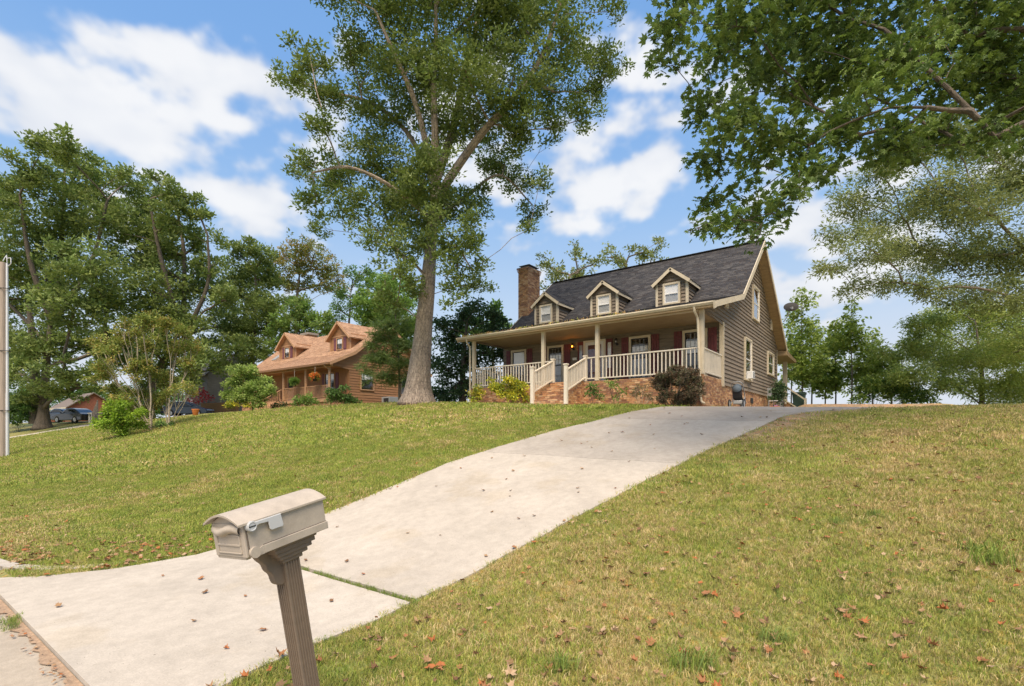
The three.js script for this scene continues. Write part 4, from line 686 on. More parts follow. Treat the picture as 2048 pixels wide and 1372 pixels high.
{ const X = -4.45, S = 26.6, y = land(X, S) + .022, t = thing('tricycle', 'small purple and white child tricycle beside the dark evergreen shrub', 'tricycle', [X, y, S]);
  const pu = mat([.3, .12, .3], .5), wh = mat([.6, .58, .56], .5); part('frame', [pipe([[X, y + .2, S + .25], [X, y + .3, S - .05], [X, y + .32, S - .25], [X, y + .55, S - .32]], .02), pipe([[X - .2, y + .55, S - .34], [X + .2, y + .55, S - .34]], .014)], wh, t);
  for (const [a, b, r] of [[0, -.3, .18], [-.2, .27, .11], [.2, .27, .11]]) { const w = part('wheel', new THREE.TorusGeometry(r - .02, .022, 10, 24).rotateY(Math.PI / 2).translate(X + a, y + r, -(S + b)), M.rubber, t); part('hub', cyl([X + a, y + r, S + b], r - .03, .025, 'x'), pu, w); } part('seat', rbox(X - .1, X + .1, y + .3, y + .36, S, S + .24, .02), pu, t); }
{ const X = -4.2, S = 25.2, y = land(X, S) + .022, t = thing('toy_wagon', 'small orange toy wagon on the drive before the evergreen shrub', 'toy', [X, y, S]);
  part('tray', [box(X - .17, X + .17, y + .14, y + .16, S - .25, S + .25), box(X - .17, X - .15, y + .16, y + .26, S - .25, S + .25), box(X + .15, X + .17, y + .16, y + .26, S - .25, S + .25), box(X - .15, X + .15, y + .16, y + .26, S - .25, S - .23), box(X - .15, X + .15, y + .16, y + .26, S + .23, S + .25)], M.terracotta, t); for (const a of [-.18, .18]) for (const b of [-.17, .17]) part('wheel', cyl([X + a, y + .08, S + b], .08, .04, 'x'), M.white, t); part('handle', pipe([[X, y + .16, S - .25], [X, y + .5, S - .42]], .012), M.black, t); }
{ const t = thing('window_air_conditioner', 'white window air conditioner in the lower side window', 'air conditioner', [-5.25, 4.12, 24.95]), x = -5.2; part('casing', rbox(x - .04, x + .2, 4.12, 4.46, 24.62, 25.1, .015), M.white, t); for (let i = 0; i < 6; i++) part('louvre', box(x + .2, x + .21, 4.17 + i * .045, 4.19 + i * .045, 24.66, 25.05), M.steelGrey, t); }
{ const t = thing('landscape_timber', 'long dark landscape timber along the foot of the dirt bank', 'timber', [-1, 2.5, 28.4]); for (let i = 0; i < 6; i++) { const a = -3.9 + i * 2.42, b = a + 2.38; part('timber_length', bar([a, land(a, 28.3) + .08, 28.3 + .2 * i * 0], [b, land(b, 28.3) + .08, 28.3], .16, .18), mat([.06, .045, .035], .9, { map: rep(texWood, .5) }), t); } }
struct('front_walk', slab(15.95, 16.62, () => -12.1, () => -9.3, .03, .08, .05), M.concrete);

// ---------------------------------------------------------------- leaves and twigs
// each leaf: list of triangles in (x across, y up, z along)
const leafOval = (l, w) => { const b = [0, 0, 0], L = [-w / 2, .12 * w, l * .45], Rr = [w / 2, .12 * w, l * .45], t = [0, -.12 * l, l]; return [[b, L, t], [b, t, Rr]]; };
const leafLong = (l, w) => { const b = [0, 0, 0], L = [-w / 2, .05 * w, l * .4], Rr = [w / 2, .05 * w, l * .4], t = [0, -.2 * l, l]; return [[b, L, t], [b, t, Rr]]; };
const leafOak = (l, w) => { const c = [0, 0, l * .45], pts = [[0, 0, 0], [w * .22, .02, l * .2], [w * .14, .01, l * .3], [w * .5, .03, l * .5], [w * .2, .01, l * .62], [w * .3, .02, l * .85], [0, -.1 * l, l], [-w * .3, .02, l * .85], [-w * .2, .01, l * .62], [-w * .5, .03, l * .5], [-w * .14, .01, l * .3], [-w * .22, .02, l * .2]]; return pts.map((p, i) => [c, p, pts[(i + 1) % pts.length]]); };
const leafStar = (l) => { const c = [0, 0, l * .42], pts = []; const tips = [[-.0, 1], [.62, .72], [.92, .08], [.5, -.28], [0, -.3]], half = []; for (let i = 0; i < 5; i++) { const [x, z] = tips[i]; half.push([x * l * .62, -.07 * l * Math.hypot(x, z), l * (.42 + z * .58)]); if (i < 4) { const [x2, z2] = tips[i + 1], a = Math.atan2((x + x2) / 2, (z + z2) / 2); half.push([Math.sin(a) * l * .33, .01, l * (.42 + Math.cos(a) * .3)]); } } pts.push(...half, ...half.slice(1, -1).reverse().map(([x, y, z]) => [-x, y, z])); return pts.map((p, i) => [c, p, pts[(i + 1) % pts.length]]); };
const needleSpray = (l, w) => { const out = []; for (let i = 0; i < 4; i++) { const z = l * (.15 + .22 * i); for (const k of [-1, 1]) out.push([[0, 0, z], [k * w * .5 * (1 - i * .15), .02, z + l * .3], [0, 0, z + l * .16]]); } out.push([[-.006, 0, 0], [.006, 0, 0], [0, 0, l * 1.1]]); return out; };
function cluster(count, leaf, spread, seed, up = .35) {
  const r = rng(seed), pos = [], m = new THREE.Matrix4(), e = new THREE.Euler(), v = new THREE.Vector3();
  for (let i = 0; i < count; i++) {
    const az = r() * 6.283, pit = (r() - .5) * 1.5 - .15, s = .75 + .5 * r(), off = spread * (.1 + .9 * r());
    m.makeRotationFromEuler(e.set(pit, az, (r() - .5) * 1.6, 'YXZ'));
    const d = new THREE.Vector3(Math.sin(az) * Math.cos(pit * .5), (r() - .5) * 1.5, Math.cos(az) * Math.cos(pit * .5)).multiplyScalar(off);
    for (const tri of leaf) for (const p of tri) { v.set(p[0] * s, p[1] * s, p[2] * s).applyMatrix4(m).add(d); pos.push(v.x, v.y, v.z); }
  }
  const g = new THREE.BufferGeometry(); g.setAttribute('position', new THREE.Float32BufferAttribute(pos, 3)); g.computeVertexNormals(); g.setAttribute('uv', new THREE.BufferAttribute(new Float32Array(pos.length / 3 * 2), 2)); return g;
}
const KINDS = {};
function kind(name, count, leaf, size, spread) { KINDS[name] = { geo: cluster(count, leaf, spread, name.length * 97 + count), area: count * size, spread }; }
kind('oak', 9, leafOval(.165, .085), .165 * .085 * .5, .24);
kind('far', 9, leafOval(.34, .19), .34 * .19 * .5, .42);
kind('maple', 6, leafStar(.13), .13 * .13 * .62, .17);
kind('sapling', 6, leafStar(.22), .22 * .22 * .6, .26);
kind('fine', 12, leafLong(.13, .045), .13 * .045 * .5, .2);
kind('holly', 9, leafOval(.17, .09), .17 * .09 * .5, .2);
kind('cedar', 8, needleSpray(.3, .12), .3 * .12 * .4, .2);
kind('shrub', 9, leafOval(.085, .05), .085 * .05 * .5, .1);
kind('tiny', 10, leafOval(.05, .03), .05 * .03 * .5, .075);
kind('myrtle', 9, leafOval(.13, .07), .13 * .07 * .5, .17);
kind('fern', 9, leafLong(.5, .09), .5 * .09 * .5, .03);
const QD = new THREE.Quaternion(), ED = new THREE.Euler(), MD = new THREE.Matrix4(), CD = new THREE.Color();
function instances(name, parent, kindName, list, palette, m = leafMat, origin0) {
  const o0 = origin0 ?? origin.get(parent) ?? new THREE.Vector3(), im = new THREE.InstancedMesh(KINDS[kindName].geo, m, list.length);
  list.forEach(([x, y, z, s], i) => {
    ED.set((R() - .5) * 1.5, R() * 6.283, (R() - .5) * 1.5, 'YXZ'); QD.setFromEuler(ED);
    MD.compose(new THREE.Vector3(x - o0.x, y - o0.y, z - o0.z), QD, new THREE.Vector3(s, s, s)); im.setMatrixAt(i, MD);
    const c = palette[Math.floor(R() * palette.length)], k = 2.5 * rr(.72, 1.3); CD.setRGB(c[0] * k, c[1] * k, c[2] * k); im.setColorAt(i, CD);
  });
  im.name = name; im.userData.kind = 'stuff'; im.castShadow = im.receiveShadow = true; parent.add(im); return im;
}
const ballPoint = () => { let x, y, z; do { x = rr(-1, 1); y = rr(-1, 1); z = rr(-1, 1); } while (x * x + y * y + z * z > 1); return [x, y, z]; };
const bez = (a, b, c, n) => { const o = []; for (let i = 0; i <= n; i++) { const t = i / n, p = a.clone().multiplyScalar((1 - t) ** 2).addScaledVector(b, 2 * t * (1 - t)).addScaledVector(c, t * t); o.push(p); } return o; };
// a tree or shrub. lobes: [pixel x, pixel y, pixel radius, extra distance]
function plant(cfg) {
  const { name, label, category = 'tree', group, d, base, trunk, r0 = .3, lobes, leaf, dens = 1, palette, bark = M.barkDark, flat: flatten = .85, jitter = 0, size = 1, twigs = 3, minLimb = .02, stems = 1, spreadK = .36, rise = .8, sag = 0, limbR = .42, clump = 1, trunkRough = .05 } = cfg;
  const [bx, by, bs] = base.length === 2 ? (() => { const p = at(base[0], base[1], d); return [p[0], land(p[0], p[2]), p[2]]; })() : base;
  const t = thing(name, label, category, [bx, by, bs], group);
  // trunk path
  const tp = [V(bx, by - .15, bs)];
  for (const q of trunk ?? []) { const p = q.length === 3 ? q : at(q[0], q[1], d); tp.push(V(...p)); }
  const wood = [], L3 = lobes.map(([px, py, rp, dd = 0]) => { const dist = d + dd + (jitter ? rr(-jitter, jitter) : 0), p = at(px, py, dist); return { c: V(...p), r: rp * dist / F }; });
  const nodes = [], list = [];                                       // skeleton: { p, up (index of the node towards the root), len, w (leaf load) }
  const node = (p, up, len, w = 0, trunkR = 0) => { nodes.push({ p, up, len, w, trunkR }); return nodes.length - 1; };
  if (tp.length > 1) {
    const curve = new THREE.CatmullRomCurve3(tp, false, 'catmullrom', .5), n = Math.max(12, tp.length * 6), pts = curve.getPoints(n);
    const rad = pts.map((p, i) => { const k = i / n, h = p.y - by; return r0 * (1 - .78 * k) * (1 + .7 * Math.exp(-Math.max(0, h) / (r0 * 1.1))); });
    wood.push(tube(pts, rad, r0 > .3 ? 20 : 9, trunkRough));
    let last = -1, len = 0; pts.forEach((p, i) => { if (i) len += p.distanceTo(pts[i - 1]); if (i / n >= (cfg.firstLimb ?? .25)) last = node(p, last, len * .3, 0, rad[i]); });
    for (const [path, ra, rb] of cfg.limbs ?? []) { const P = path.map(([px, py, dd = 0]) => V(...at(px, py, d + dd))), q = new THREE.CatmullRomCurve3(P, false, 'catmullrom', .5).getPoints(P.length * 4), rs = q.map((_, i) => mix(ra, rb, i / (q.length - 1))); wood.push(tube(q, rs, 12, .06)); let up = 0, bd = 1e9; nodes.forEach((k, i) => { const e = k.p.distanceTo(q[0]); if (e < bd) { bd = e; up = i; } }); let l2 = nodes[up].len; q.forEach((s, i) => { if (i) l2 += s.distanceTo(q[i - 1]) * .4; up = node(s, up, l2, 0, rs[i]); }); }
  } else for (let k = 0; k < Math.max(1, Math.round(stems * 1.6)); k++) node(V(bx + rr(-.1, .1) * stems, by - .04, bs + rr(-.1, .1) * stems), -1, 0, 0, r0);
  const rootY = by, addBranch = (c, load, bend, steps) => {
    let best = 0, bd = 1e9; nodes.forEach((q, i) => { const dist = q.p.distanceTo(c), drop = Math.max(0, q.p.y - c.y + (cfg.rise ?? .25) * dist); const cost = dist + (cfg.pw ?? (tp.length > 1 ? .42 : .93)) * q.len + drop * (cfg.dropCost ?? .9); if (cost < bd) { bd = cost; best = i; } });
    const a = nodes[best].p, reach = a.distanceTo(c), mid = a.clone().lerp(c, .5); mid.y += reach * bend; mid.x += rr(-.09, .09) * reach; mid.z += rr(-.09, .09) * reach;
    const path = bez(a, mid, c, steps); let up = best; for (let i = 1; i <= steps; i++) { const q = path[i]; if (i < steps) q.add(new THREE.Vector3(rr(-1, 1), rr(-1, 1), rr(-1, 1)).multiplyScalar(reach * .018)); up = node(q, up, nodes[up].len + q.distanceTo(nodes[up].p)); }
    for (let i = up; i >= 0; i = nodes[i].up) nodes[i].w += load; return up;
  };
  const order = L3.slice().sort((u, v) => { const f = (q) => tp.length > 1 ? Math.min(...tp.map((k) => k.distanceTo(q.c))) : q.c.distanceTo(tp[0]); return f(u) - f(v); });
  for (const { c, r } of order) addBranch(c, r * r, cfg.arch ?? .06, Math.max(4, Math.min(9, Math.round(r * 3))));
  for (const { c, r } of order) {
    const m = Math.max(4, Math.round(clump * (5 + r * r * 3.2 / (KINDS[leaf].spread * 2.2)))), subs = [];
    for (let k = 0; k < m; k++) { const [x, y, z] = ballPoint(), q = .55 + .45 * Math.hypot(x, y, z); const p = new THREE.Vector3(c.x + x * r * q * 1.1, c.y + y * r * q * flatten, c.z + z * r * q * 1.1); subs.push(p); if (k < twigs * 2) addBranch(p, r * r * .04, .05, 3); }
    const total = Math.round(dens * 4.2 * Math.PI * r * r / (KINDS[leaf].area * size * size)), sg = Math.max(.1, Math.min(r * spreadK, .62 * r));
    for (let k = 0; k < total; k++) { const p = subs[Math.floor(R() * subs.length)], [x, y, z] = ballPoint(); list.push([p.x + x * sg, p.y + y * sg * .75 - sag * Math.abs(x) * sg, p.z + z * sg, size * rr(.75, 1.2)]); }
  }
  // limbs: thicker where they carry more
  const kids = nodes.map(() => []); nodes.forEach((q, i) => { if (q.up >= 0) kids[q.up].push(i); });
  const wMax = Math.max(...nodes.filter((q) => !q.trunkR).map((q) => q.w), 1e-6), rMax = cfg.limbMax ?? r0 * limbR, rad = (q) => Math.max(cfg.twigR ?? .007, rMax * Math.pow(q.w / wMax, .55));
  const chain = (i, from) => { const pts = [nodes[from].p, nodes[i].p], rs = [Math.min(rad(nodes[i]) * 1.15, nodes[from].trunkR || 9), rad(nodes[i])]; let c = i; for (;;) { const ks = kids[c]; if (!ks.length) break; const main = ks.reduce((u, v) => nodes[v].w > nodes[u].w ? v : u); for (const k of ks) if (k !== main) chain(k, c); c = main; pts.push(nodes[c].p); rs.push(rad(nodes[c])); } rs[rs.length - 1] *= .6; wood.push(tube(pts, rs, rs[0] > .06 ? 9 : rs[0] > .02 ? 6 : 4, rs[0] > .06 ? .05 : 0, false)); };
  nodes.forEach((q, i) => { if (q.trunkR) for (const k of kids[i]) if (!nodes[k].trunkR) chain(k, i); });
  if (wood.length) part(tp.length > 1 ? 'trunk' : 'stem', wood, bark, t);
  instances('crown', t, leaf, list, palette);
  return { t, n: list.length };
}
const G = {
  oak: [[.068, .098, .022], [.084, .112, .024], [.055, .08, .02], [.095, .12, .032], [.074, .1, .02]],
  farOak: [[.078, .11, .028], [.095, .126, .03], [.066, .096, .026], [.112, .138, .038]],
  dark: [[.022, .046, .014], [.03, .056, .018], [.018, .036, .014], [.036, .066, .024]],
  maple: [[.055, .086, .018], [.072, .106, .022], [.04, .066, .015], [.092, .13, .03], [.064, .092, .016]],
  light: [[.08, .135, .025], [.1, .155, .03], [.066, .115, .022], [.11, .16, .04]],
  rust: [[.11, .115, .03], [.085, .1, .026], [.14, .125, .032], [.07, .095, .024], [.15, .11, .03]],
  myrtle: [[.125, .15, .032], [.105, .132, .028], [.16, .17, .04], [.09, .115, .026], [.19, .155, .045]],
  lime: [[.12, .18, .016], [.145, .2, .02], [.1, .155, .016]],
  dogwood: [[.16, .21, .055], [.135, .185, .045], [.19, .23, .07], [.11, .155, .04]],
  yellow: [[.26, .25, .018], [.2, .21, .018], [.12, .155, .02], [.29, .26, .03], [.09, .125, .02]],
  willow: [[.1, .122, .042], [.115, .135, .046], [.085, .105, .036], [.135, .15, .056]],
  sapling: [[.11, .15, .028], [.135, .175, .034], [.09, .125, .024], [.155, .19, .045]],
  bush: [[.05, .095, .02], [.065, .115, .024], [.04, .075, .018]],
  brown: [[.085, .066, .04], [.07, .056, .034], [.06, .066, .03], [.105, .078, .05], [.05, .055, .028], [.12, .072, .045]],
  cedar: [[.066, .1, .022], [.08, .115, .026], [.098, .13, .036], [.056, .088, .022]],
};
// --- the tall tree on the lawn
plant({ name: 'tall_oak_tree', label: 'tall spreading tree with thick pale trunk on the lawn left of the porch', d: 23.4, base: [836, 806], trunk: [[839, 745], [846, 670], [855, 580], [861, 500], [866, 420], [868, 345]], limbs: [[[[868, 410], [905, 348, -.5], [965, 265, -1.2], [1020, 205, -1.5], [1085, 110, -1], [1120, 10, -.5]], .22, .07], [[[868, 375], [905, 260, .8], [930, 150, 1.2], [955, 40, 1.4], [965, -80, 1.5]], .22, .07], [[[867, 365], [870, 280, -.6], [868, 180, -1], [872, 70, -1.2], [870, -80, -1.2]], .2, .06], [[[865, 360], [812, 262, 1], [740, 205, 1.6], [660, 185, 2], [595, 165, 2]], .13, .04], [[[864, 340], [832, 210, -1], [785, 100, -2], [750, 20, -2.4]], .15, .05], [[[864, 440], [785, 375, -1.5], [700, 335, -2.5], [625, 345, -3]], .11, .035], [[[867, 440], [930, 395, 1], [1000, 350, 2], [1065, 410, 2.5]], .1, .03], [[[862, 520], [905, 490, -1], [945, 540, -1.6]], .07, .03], [[[858, 560], [815, 520, 1], [785, 560, 1.4]], .07, .03]], r0: .55, bark: M.bark, leaf: 'oak', dens: .6, limbMax: .07, palette: G.oak, jitter: 3.4, rise: .3, firstLimb: .3, twigs: 4, arch: .05, minLimb: .03, limbR: .42, spreadK: .42, trunkRough: .06,
  lobes: [[760, 55, 70], [850, 30, 80], [945, 30, 80], [1040, 45, 75], [1120, 85, 62], [1195, 105, 48], [1222, 22, 26], [1222, 145, 26], [700, 105, 45], [620, 115, 45], [575, 160, 36], [640, 175, 42], [745, 135, 52], [830, 130, 78], [930, 140, 78], [1030, 150, 72], [1110, 185, 62], [1172, 235, 36], [1185, 180, 42], [690, 205, 42], [770, 240, 66], [860, 240, 80], [950, 255, 68], [1040, 262, 52], [1105, 258, 34], [650, 262, 36], [625, 320, 38], [605, 350, 26], [660, 360, 48], [730, 330, 62], [800, 345, 70], [632, 405, 36], [632, 452, 24], [700, 415, 48], [770, 425, 55], [985, 322, 42], [1035, 365, 34], [1082, 362, 24], [1062, 425, 30], [1052, 462, 16], [830, 430, 66], [915, 415, 52], [945, 470, 42], [790, 495, 50], [800, 545, 44], [770, 600, 32], [915, 530, 46], [945, 570, 32], [905, 595, 28], [962, 395, 26], [1010, 330, 30], [980, 576, 9], [720, 480, 28], [870, 160, 70], [1000, 90, 80], [860, 330, 60], [880, 400, 56], [850, 480, 44], [900, 470, 50], [840, 380, 56], [890, 560, 30], [820, 590, 26], [1060, 220, 50],
    [800, -80, 120], [950, -110, 140], [1090, -60, 110], [680, -10, 50]] });
// --- the tree whose boughs hang over the drive, its trunk outside the view
plant({ name: 'overhanging_sweetgum_tree', label: 'large star-leaved tree whose dark leafy boughs hang over the drive', d: 9, base: [6.6, 2.2, 10.2], trunk: [[6.5, 4, 10.3], [6.2, 6, 10.4], [5.6, 8, 10.3], [5.2, 10, 10], [5, 12.5, 9.8]], r0: .4, bark: M.barkDark, leaf: 'maple', dens: .8, limbMax: .075, palette: G.maple, jitter: 1.5, firstLimb: .3, twigs: 5, arch: .12, minLimb: .03, limbR: .3, sag: .3, rise: -.2, dropCost: .2, spreadK: .38,
  lobes: [[1370, 45, 52], [1345, 130, 32], [1345, 20, 26], [1435, 115, 74], [1405, 215, 42], [1440, 320, 48], [1412, 395, 36], [1445, 440, 34], [1500, 462, 26], [1515, 385, 52], [1500, 285, 76], [1560, 180, 95], [1600, 65, 95], [1510, 60, 80], [1700, 40, 105], [1680, 165, 100], [1620, 290, 74], [1590, 385, 40], [1660, 345, 34], [1720, 270, 74], [1780, 215, 78], [1820, 100, 105], [1920, 80, 105], [2000, 60, 105], [2020, 190, 82], [1930, 190, 86], [1860, 255, 62], [1800, 310, 30], [1925, 290, 32], [1990, 275, 42], [1770, 310, 34], [1450, 240, 50], [1385, 462, 12], [1560, 435, 24], [1500, 476, 20], [1470, 455, 24], [1425, 455, 22],
    [2130, 90, 150, 1], [1720, -110, 160], [1510, -90, 130], [1920, -110, 170], [2140, -90, 170, 1], [2200, 200, 120, 1], [1380, -70, 80]] });
// --- the fine-leaved tree at the right edge
plant({ name: 'willow_oak_tree', label: 'airy fine-leaved tree with layered sweeping branches right of the drive', d: 25, base: at(2190, 812, 25).map((v, i) => i === 1 ? 2.4 : v), trunk: [[2185, 720], [2160, 600], [2140, 480], [2110, 360], [2080, 240], [2060, 120]], r0: .42, bark: M.barkGrey, leaf: 'fine', dens: .42, palette: G.willow, jitter: 2.5, flat: .42, rise: .3, firstLimb: .15, twigs: 6, arch: .1, minLimb: .035, limbR: .3, spreadK: .4, size: 1.45,
  lobes: [[1690, 470, 48], [1672, 540, 36], [1720, 405, 56], [1760, 345, 56], [1830, 305, 60], [1900, 275, 70], [1980, 290, 80], [1800, 425, 70], [1880, 380, 80], [1960, 420, 90], [2030, 370, 90], [1750, 505, 60], [1840, 500, 72], [1920, 520, 82], [2010, 510, 90], [1712, 578, 34], [1785, 565, 42], [1860, 580, 48], [1950, 590, 60], [2040, 600, 70], [2120, 500, 110], [2120, 320, 110], [2050, 240, 80], [2160, 640, 90]] });
plant({ name: 'understorey_tree', label: 'bushy green tree filling the corner behind the right lawn', d: 31, base: [1962, 812], trunk: [[1964, 760], [1958, 700], [1950, 640]], r0: .16, bark: M.barkGrey, leaf: 'fine', dens: .75, palette: [[.15, .185, .045], [.13, .165, .04], [.18, .2, .06]], jitter: 2.5, flat: .6, size: 1.5, twigs: 3, rise: .3, firstLimb: .1,
  lobes: [[1850, 655, 42], [1920, 630, 55], [2000, 645, 66], [1800, 700, 44], [1880, 700, 62], [1960, 715, 70], [2040, 700, 75], [1830, 755, 44], [1905, 765, 45], [1990, 775, 55], [2060, 780, 60], [1770, 735, 20], [2110, 680, 80]] });
plant({ name: 'leafy_thicket', label: 'low leafy green bush at the right end of the dirt bank', category: 'bush', d: 30, base: [1755, 806], trunk: null, r0: .03, leaf: 'holly', dens: 1, palette: G.bush.concat(G.sapling), jitter: 1.2, size: 1.2, lobes: [[1735, 785, 24], [1765, 770, 34], [1800, 788, 28], [1830, 795, 22], [1715, 797, 12], [1860, 800, 20]] });
// --- young straight-stemmed trees behind the drive
[[1604, 806, 578, 46, 33], [1623, 806, 640, 36, 36], [1671, 806, 640, 40, 35], [1703, 806, 604, 52, 32], [1650, 806, 690, 30, 38], [1745, 806, 668, 34, 34], [1582, 806, 640, 30, 39], [1783, 806, 700, 30, 36]].forEach(([px, py, top, w, d], i) => {
  const lobes = [], h = py - top; for (let k = 0; k < 12; k++) { const v = k / 11, q = 1.12 * w * (1 - .7 * v ** 1.5) * (.75 + .25 * Math.sin(v * 9 + i)); lobes.push([px + rr(-.75, .75) * w * (1 - v), py - h * (.24 + .74 * v), Math.max(12, q * .8)]); }
  plant({ name: 'young_sweetgum_tree', label: ['tallest narrow young tree with bright leaves, rising beside the satellite dish', 'slender young tree just right of the trash bin', 'middle-sized young tree standing alone at the centre of the dirt bank', 'bushiest tall young tree with bright leaves behind the dirt bank', 'short thin sapling between two taller young trees on the bank', 'young tree touching the low leafy bush at the end of the bank', 'young tree half hidden by the rear porch post', 'short young tree growing out of the low leafy bush'][i], group: 'young trees behind the bank', d, base: [px, py], trunk: [[px + 1, py - h * .3], [px - 1, py - h * .65], [px, top + 6]], r0: .055, bark: M.barkGrey, leaf: 'sapling', dens: .72, palette: G.sapling, jitter: 1, twigs: 2, rise: .5, firstLimb: .15, minLimb: .012, lobes });
});
// --- crowns behind the taupe house
plant({ name: 'rear_oak_tree', label: 'pale green tree crown rising behind the roof ridge beside the chimney', d: 44, base: at(1130, 780, 44).map((v, i) => i === 1 ? 2.9 : v), trunk: [[1132, 680], [1135, 600], [1140, 550]], r0: .3, bark: M.barkGrey, leaf: 'far', dens: .42, palette: G.willow, jitter: 2, size: .8, lobes: [[1095, 530, 20], [1088, 512, 9], [1120, 545, 24], [1150, 512, 20], [1150, 488, 7], [1160, 545, 28], [1185, 530, 20], [1130, 580, 40]] });
plant({ name: 'rear_oak_tree', label: 'pale green tree crown rising behind the roof ridge between middle and right dormer', d: 46, base: at(1255, 780, 46).map((v, i) => i === 1 ? 2.9 : v), trunk: [[1257, 680], [1255, 600], [1258, 545]], r0: .3, bark: M.barkGrey, leaf: 'far', dens: .42, palette: G.willow, jitter: 2, size: .8, lobes: [[1215, 515, 18], [1218, 492, 8], [1245, 520, 24], [1262, 500, 12], [1285, 505, 22], [1313, 495, 16], [1320, 482, 7], [1300, 530, 26], [1250, 570, 40]] });
// --- left of the house
plant({ name: 'dark_holly_tree', label: 'dense dark evergreen tree between the tall trunk and the porch', d: 29, base: [925, 806], trunk: [[926, 740], [930, 680], [935, 640]], r0: .2, bark: M.barkDark, leaf: 'holly', dens: 1.15, palette: G.dark, jitter: 1.6, size: 1.15, lobes: [[900, 670, 34], [940, 632, 30], [975, 640, 28], [990, 665, 26], [890, 735, 36], [930, 710, 46], [972, 705, 42], [905, 785, 32], [945, 775, 40], [980, 770, 30], [878, 650, 16], [955, 612, 12], [1000, 645, 14], [925, 640, 20], [875, 790, 18], [1005, 690, 24]] });
plant({ name: 'broadleaf_tree', label: 'medium green tree showing above the evergreen behind the porch roof', d: 40, base: at(985, 790, 40).map((v, i) => i === 1 ? 3 : v), trunk: [[986, 720], [985, 660]], r0: .18, leaf: 'far', dens: .9, palette: G.bush, jitter: 1.5, size: .8, lobes: [[985, 625, 20], [1000, 650, 24], [965, 650, 24], [1015, 660, 14], [940, 660, 26]] });
plant({ name: 'cedar_tree', label: 'feathery dark cedar standing before the side of the brown house', d: 33.5, base: [799, 806], trunk: [[799, 760], [796, 700], [790, 620]], r0: .11, bark: M.barkGrey, leaf: 'cedar', dens: 1.0, palette: G.cedar, jitter: .7, rise: .15, firstLimb: .1, twigs: 3, flat: .6, lobes: [[790, 622, 16], [780, 650, 26], [800, 660, 22], [765, 682, 32], [800, 695, 28], [750, 712, 26], [780, 722, 34], [812, 728, 22], [735, 742, 16], [765, 752, 26], [800, 758, 26], [720, 735, 8], [742, 690, 14], [822, 690, 16], [735, 762, 10], [760, 650, 16], [745, 668, 14], [815, 640, 14]] });
// --- behind the brown house
plant({ name: 'light_green_tree', label: 'bright green tree right behind the brown house roof', d: 58, base: at(775, 790, 58).map((v, i) => i === 1 ? 3 : v), trunk: [[775, 700], [772, 600], [770, 560]], r0: .3, leaf: 'far', dens: 1.15, palette: G.light, jitter: 3, lobes: [[735, 620, 36], [760, 575, 30], [795, 580, 36], [770, 620, 44], [810, 625, 38], [745, 655, 36], [790, 665, 40], [825, 665, 34], [850, 650, 24], [720, 590, 16]] });
plant({ name: 'thin_crowned_tree', label: 'thin-leaved tree behind the right dormer of the brown house', d: 62, base: at(695, 790, 62).map((v, i) => i === 1 ? 3 : v), trunk: [[696, 690], [700, 620], [702, 580]], r0: .2, leaf: 'far', dens: .45, palette: G.bush, jitter: 3, size: .85, lobes: [[690, 590, 24], [705, 560, 20], [720, 545, 18], [680, 620, 26], [710, 610, 26], [665, 645, 24], [740, 550, 16], [735, 540, 10]] });
plant({ name: 'russet_oak_tree', label: 'broad crowned tree with browning leaves behind the brown house', d: 66, base: at(592, 790, 66).map((v, i) => i === 1 ? 3 : v), trunk: [[592, 680], [594, 600], [600, 540]], r0: .38, bark: M.barkGrey, leaf: 'far', dens: .5, palette: G.rust, jitter: 4, rise: .3, minLimb: .06, lobes: [[560, 512, 26], [595, 495, 26], [630, 505, 30], [590, 530, 34], [620, 540, 34], [655, 540, 30], [682, 552, 18], [640, 570, 26], [665, 575, 22], [560, 560, 30], [545, 530, 24], [690, 575, 12], [585, 570, 26]] });
plant({ name: 'green_oak_tree', label: 'full green tree beside the russet crown left of the brown house', d: 60, base: at(500, 800, 60).map((v, i) => i === 1 ? 3.2 : v), trunk: [[505, 700], [512, 600], [510, 540]], r0: .36, leaf: 'far', dens: 1.2, palette: G.farOak, jitter: 4, lobes: [[475, 505, 24], [500, 498, 20], [525, 515, 26], [490, 545, 38], [530, 560, 34], [470, 590, 36], [510, 605, 40], [545, 610, 34], [490, 655, 40], [530, 655, 36], [480, 700, 34], [520, 700, 36]] });
plant({ name: 'green_oak_tree', label: 'low bright green tree just behind the left dormer of the brown house', d: 56, base: at(600, 800, 56).map((v, i) => i === 1 ? 3.2 : v), trunk: [[600, 720], [598, 650]], r0: .25, leaf: 'far', dens: 1, palette: G.light.concat(G.farOak), jitter: 2.5, size: .9, lobes: [[575, 640, 30], [610, 618, 30], [640, 640, 26], [600, 655, 34], [560, 675, 30], [630, 668, 28], [595, 600, 16], [655, 662, 18]] });
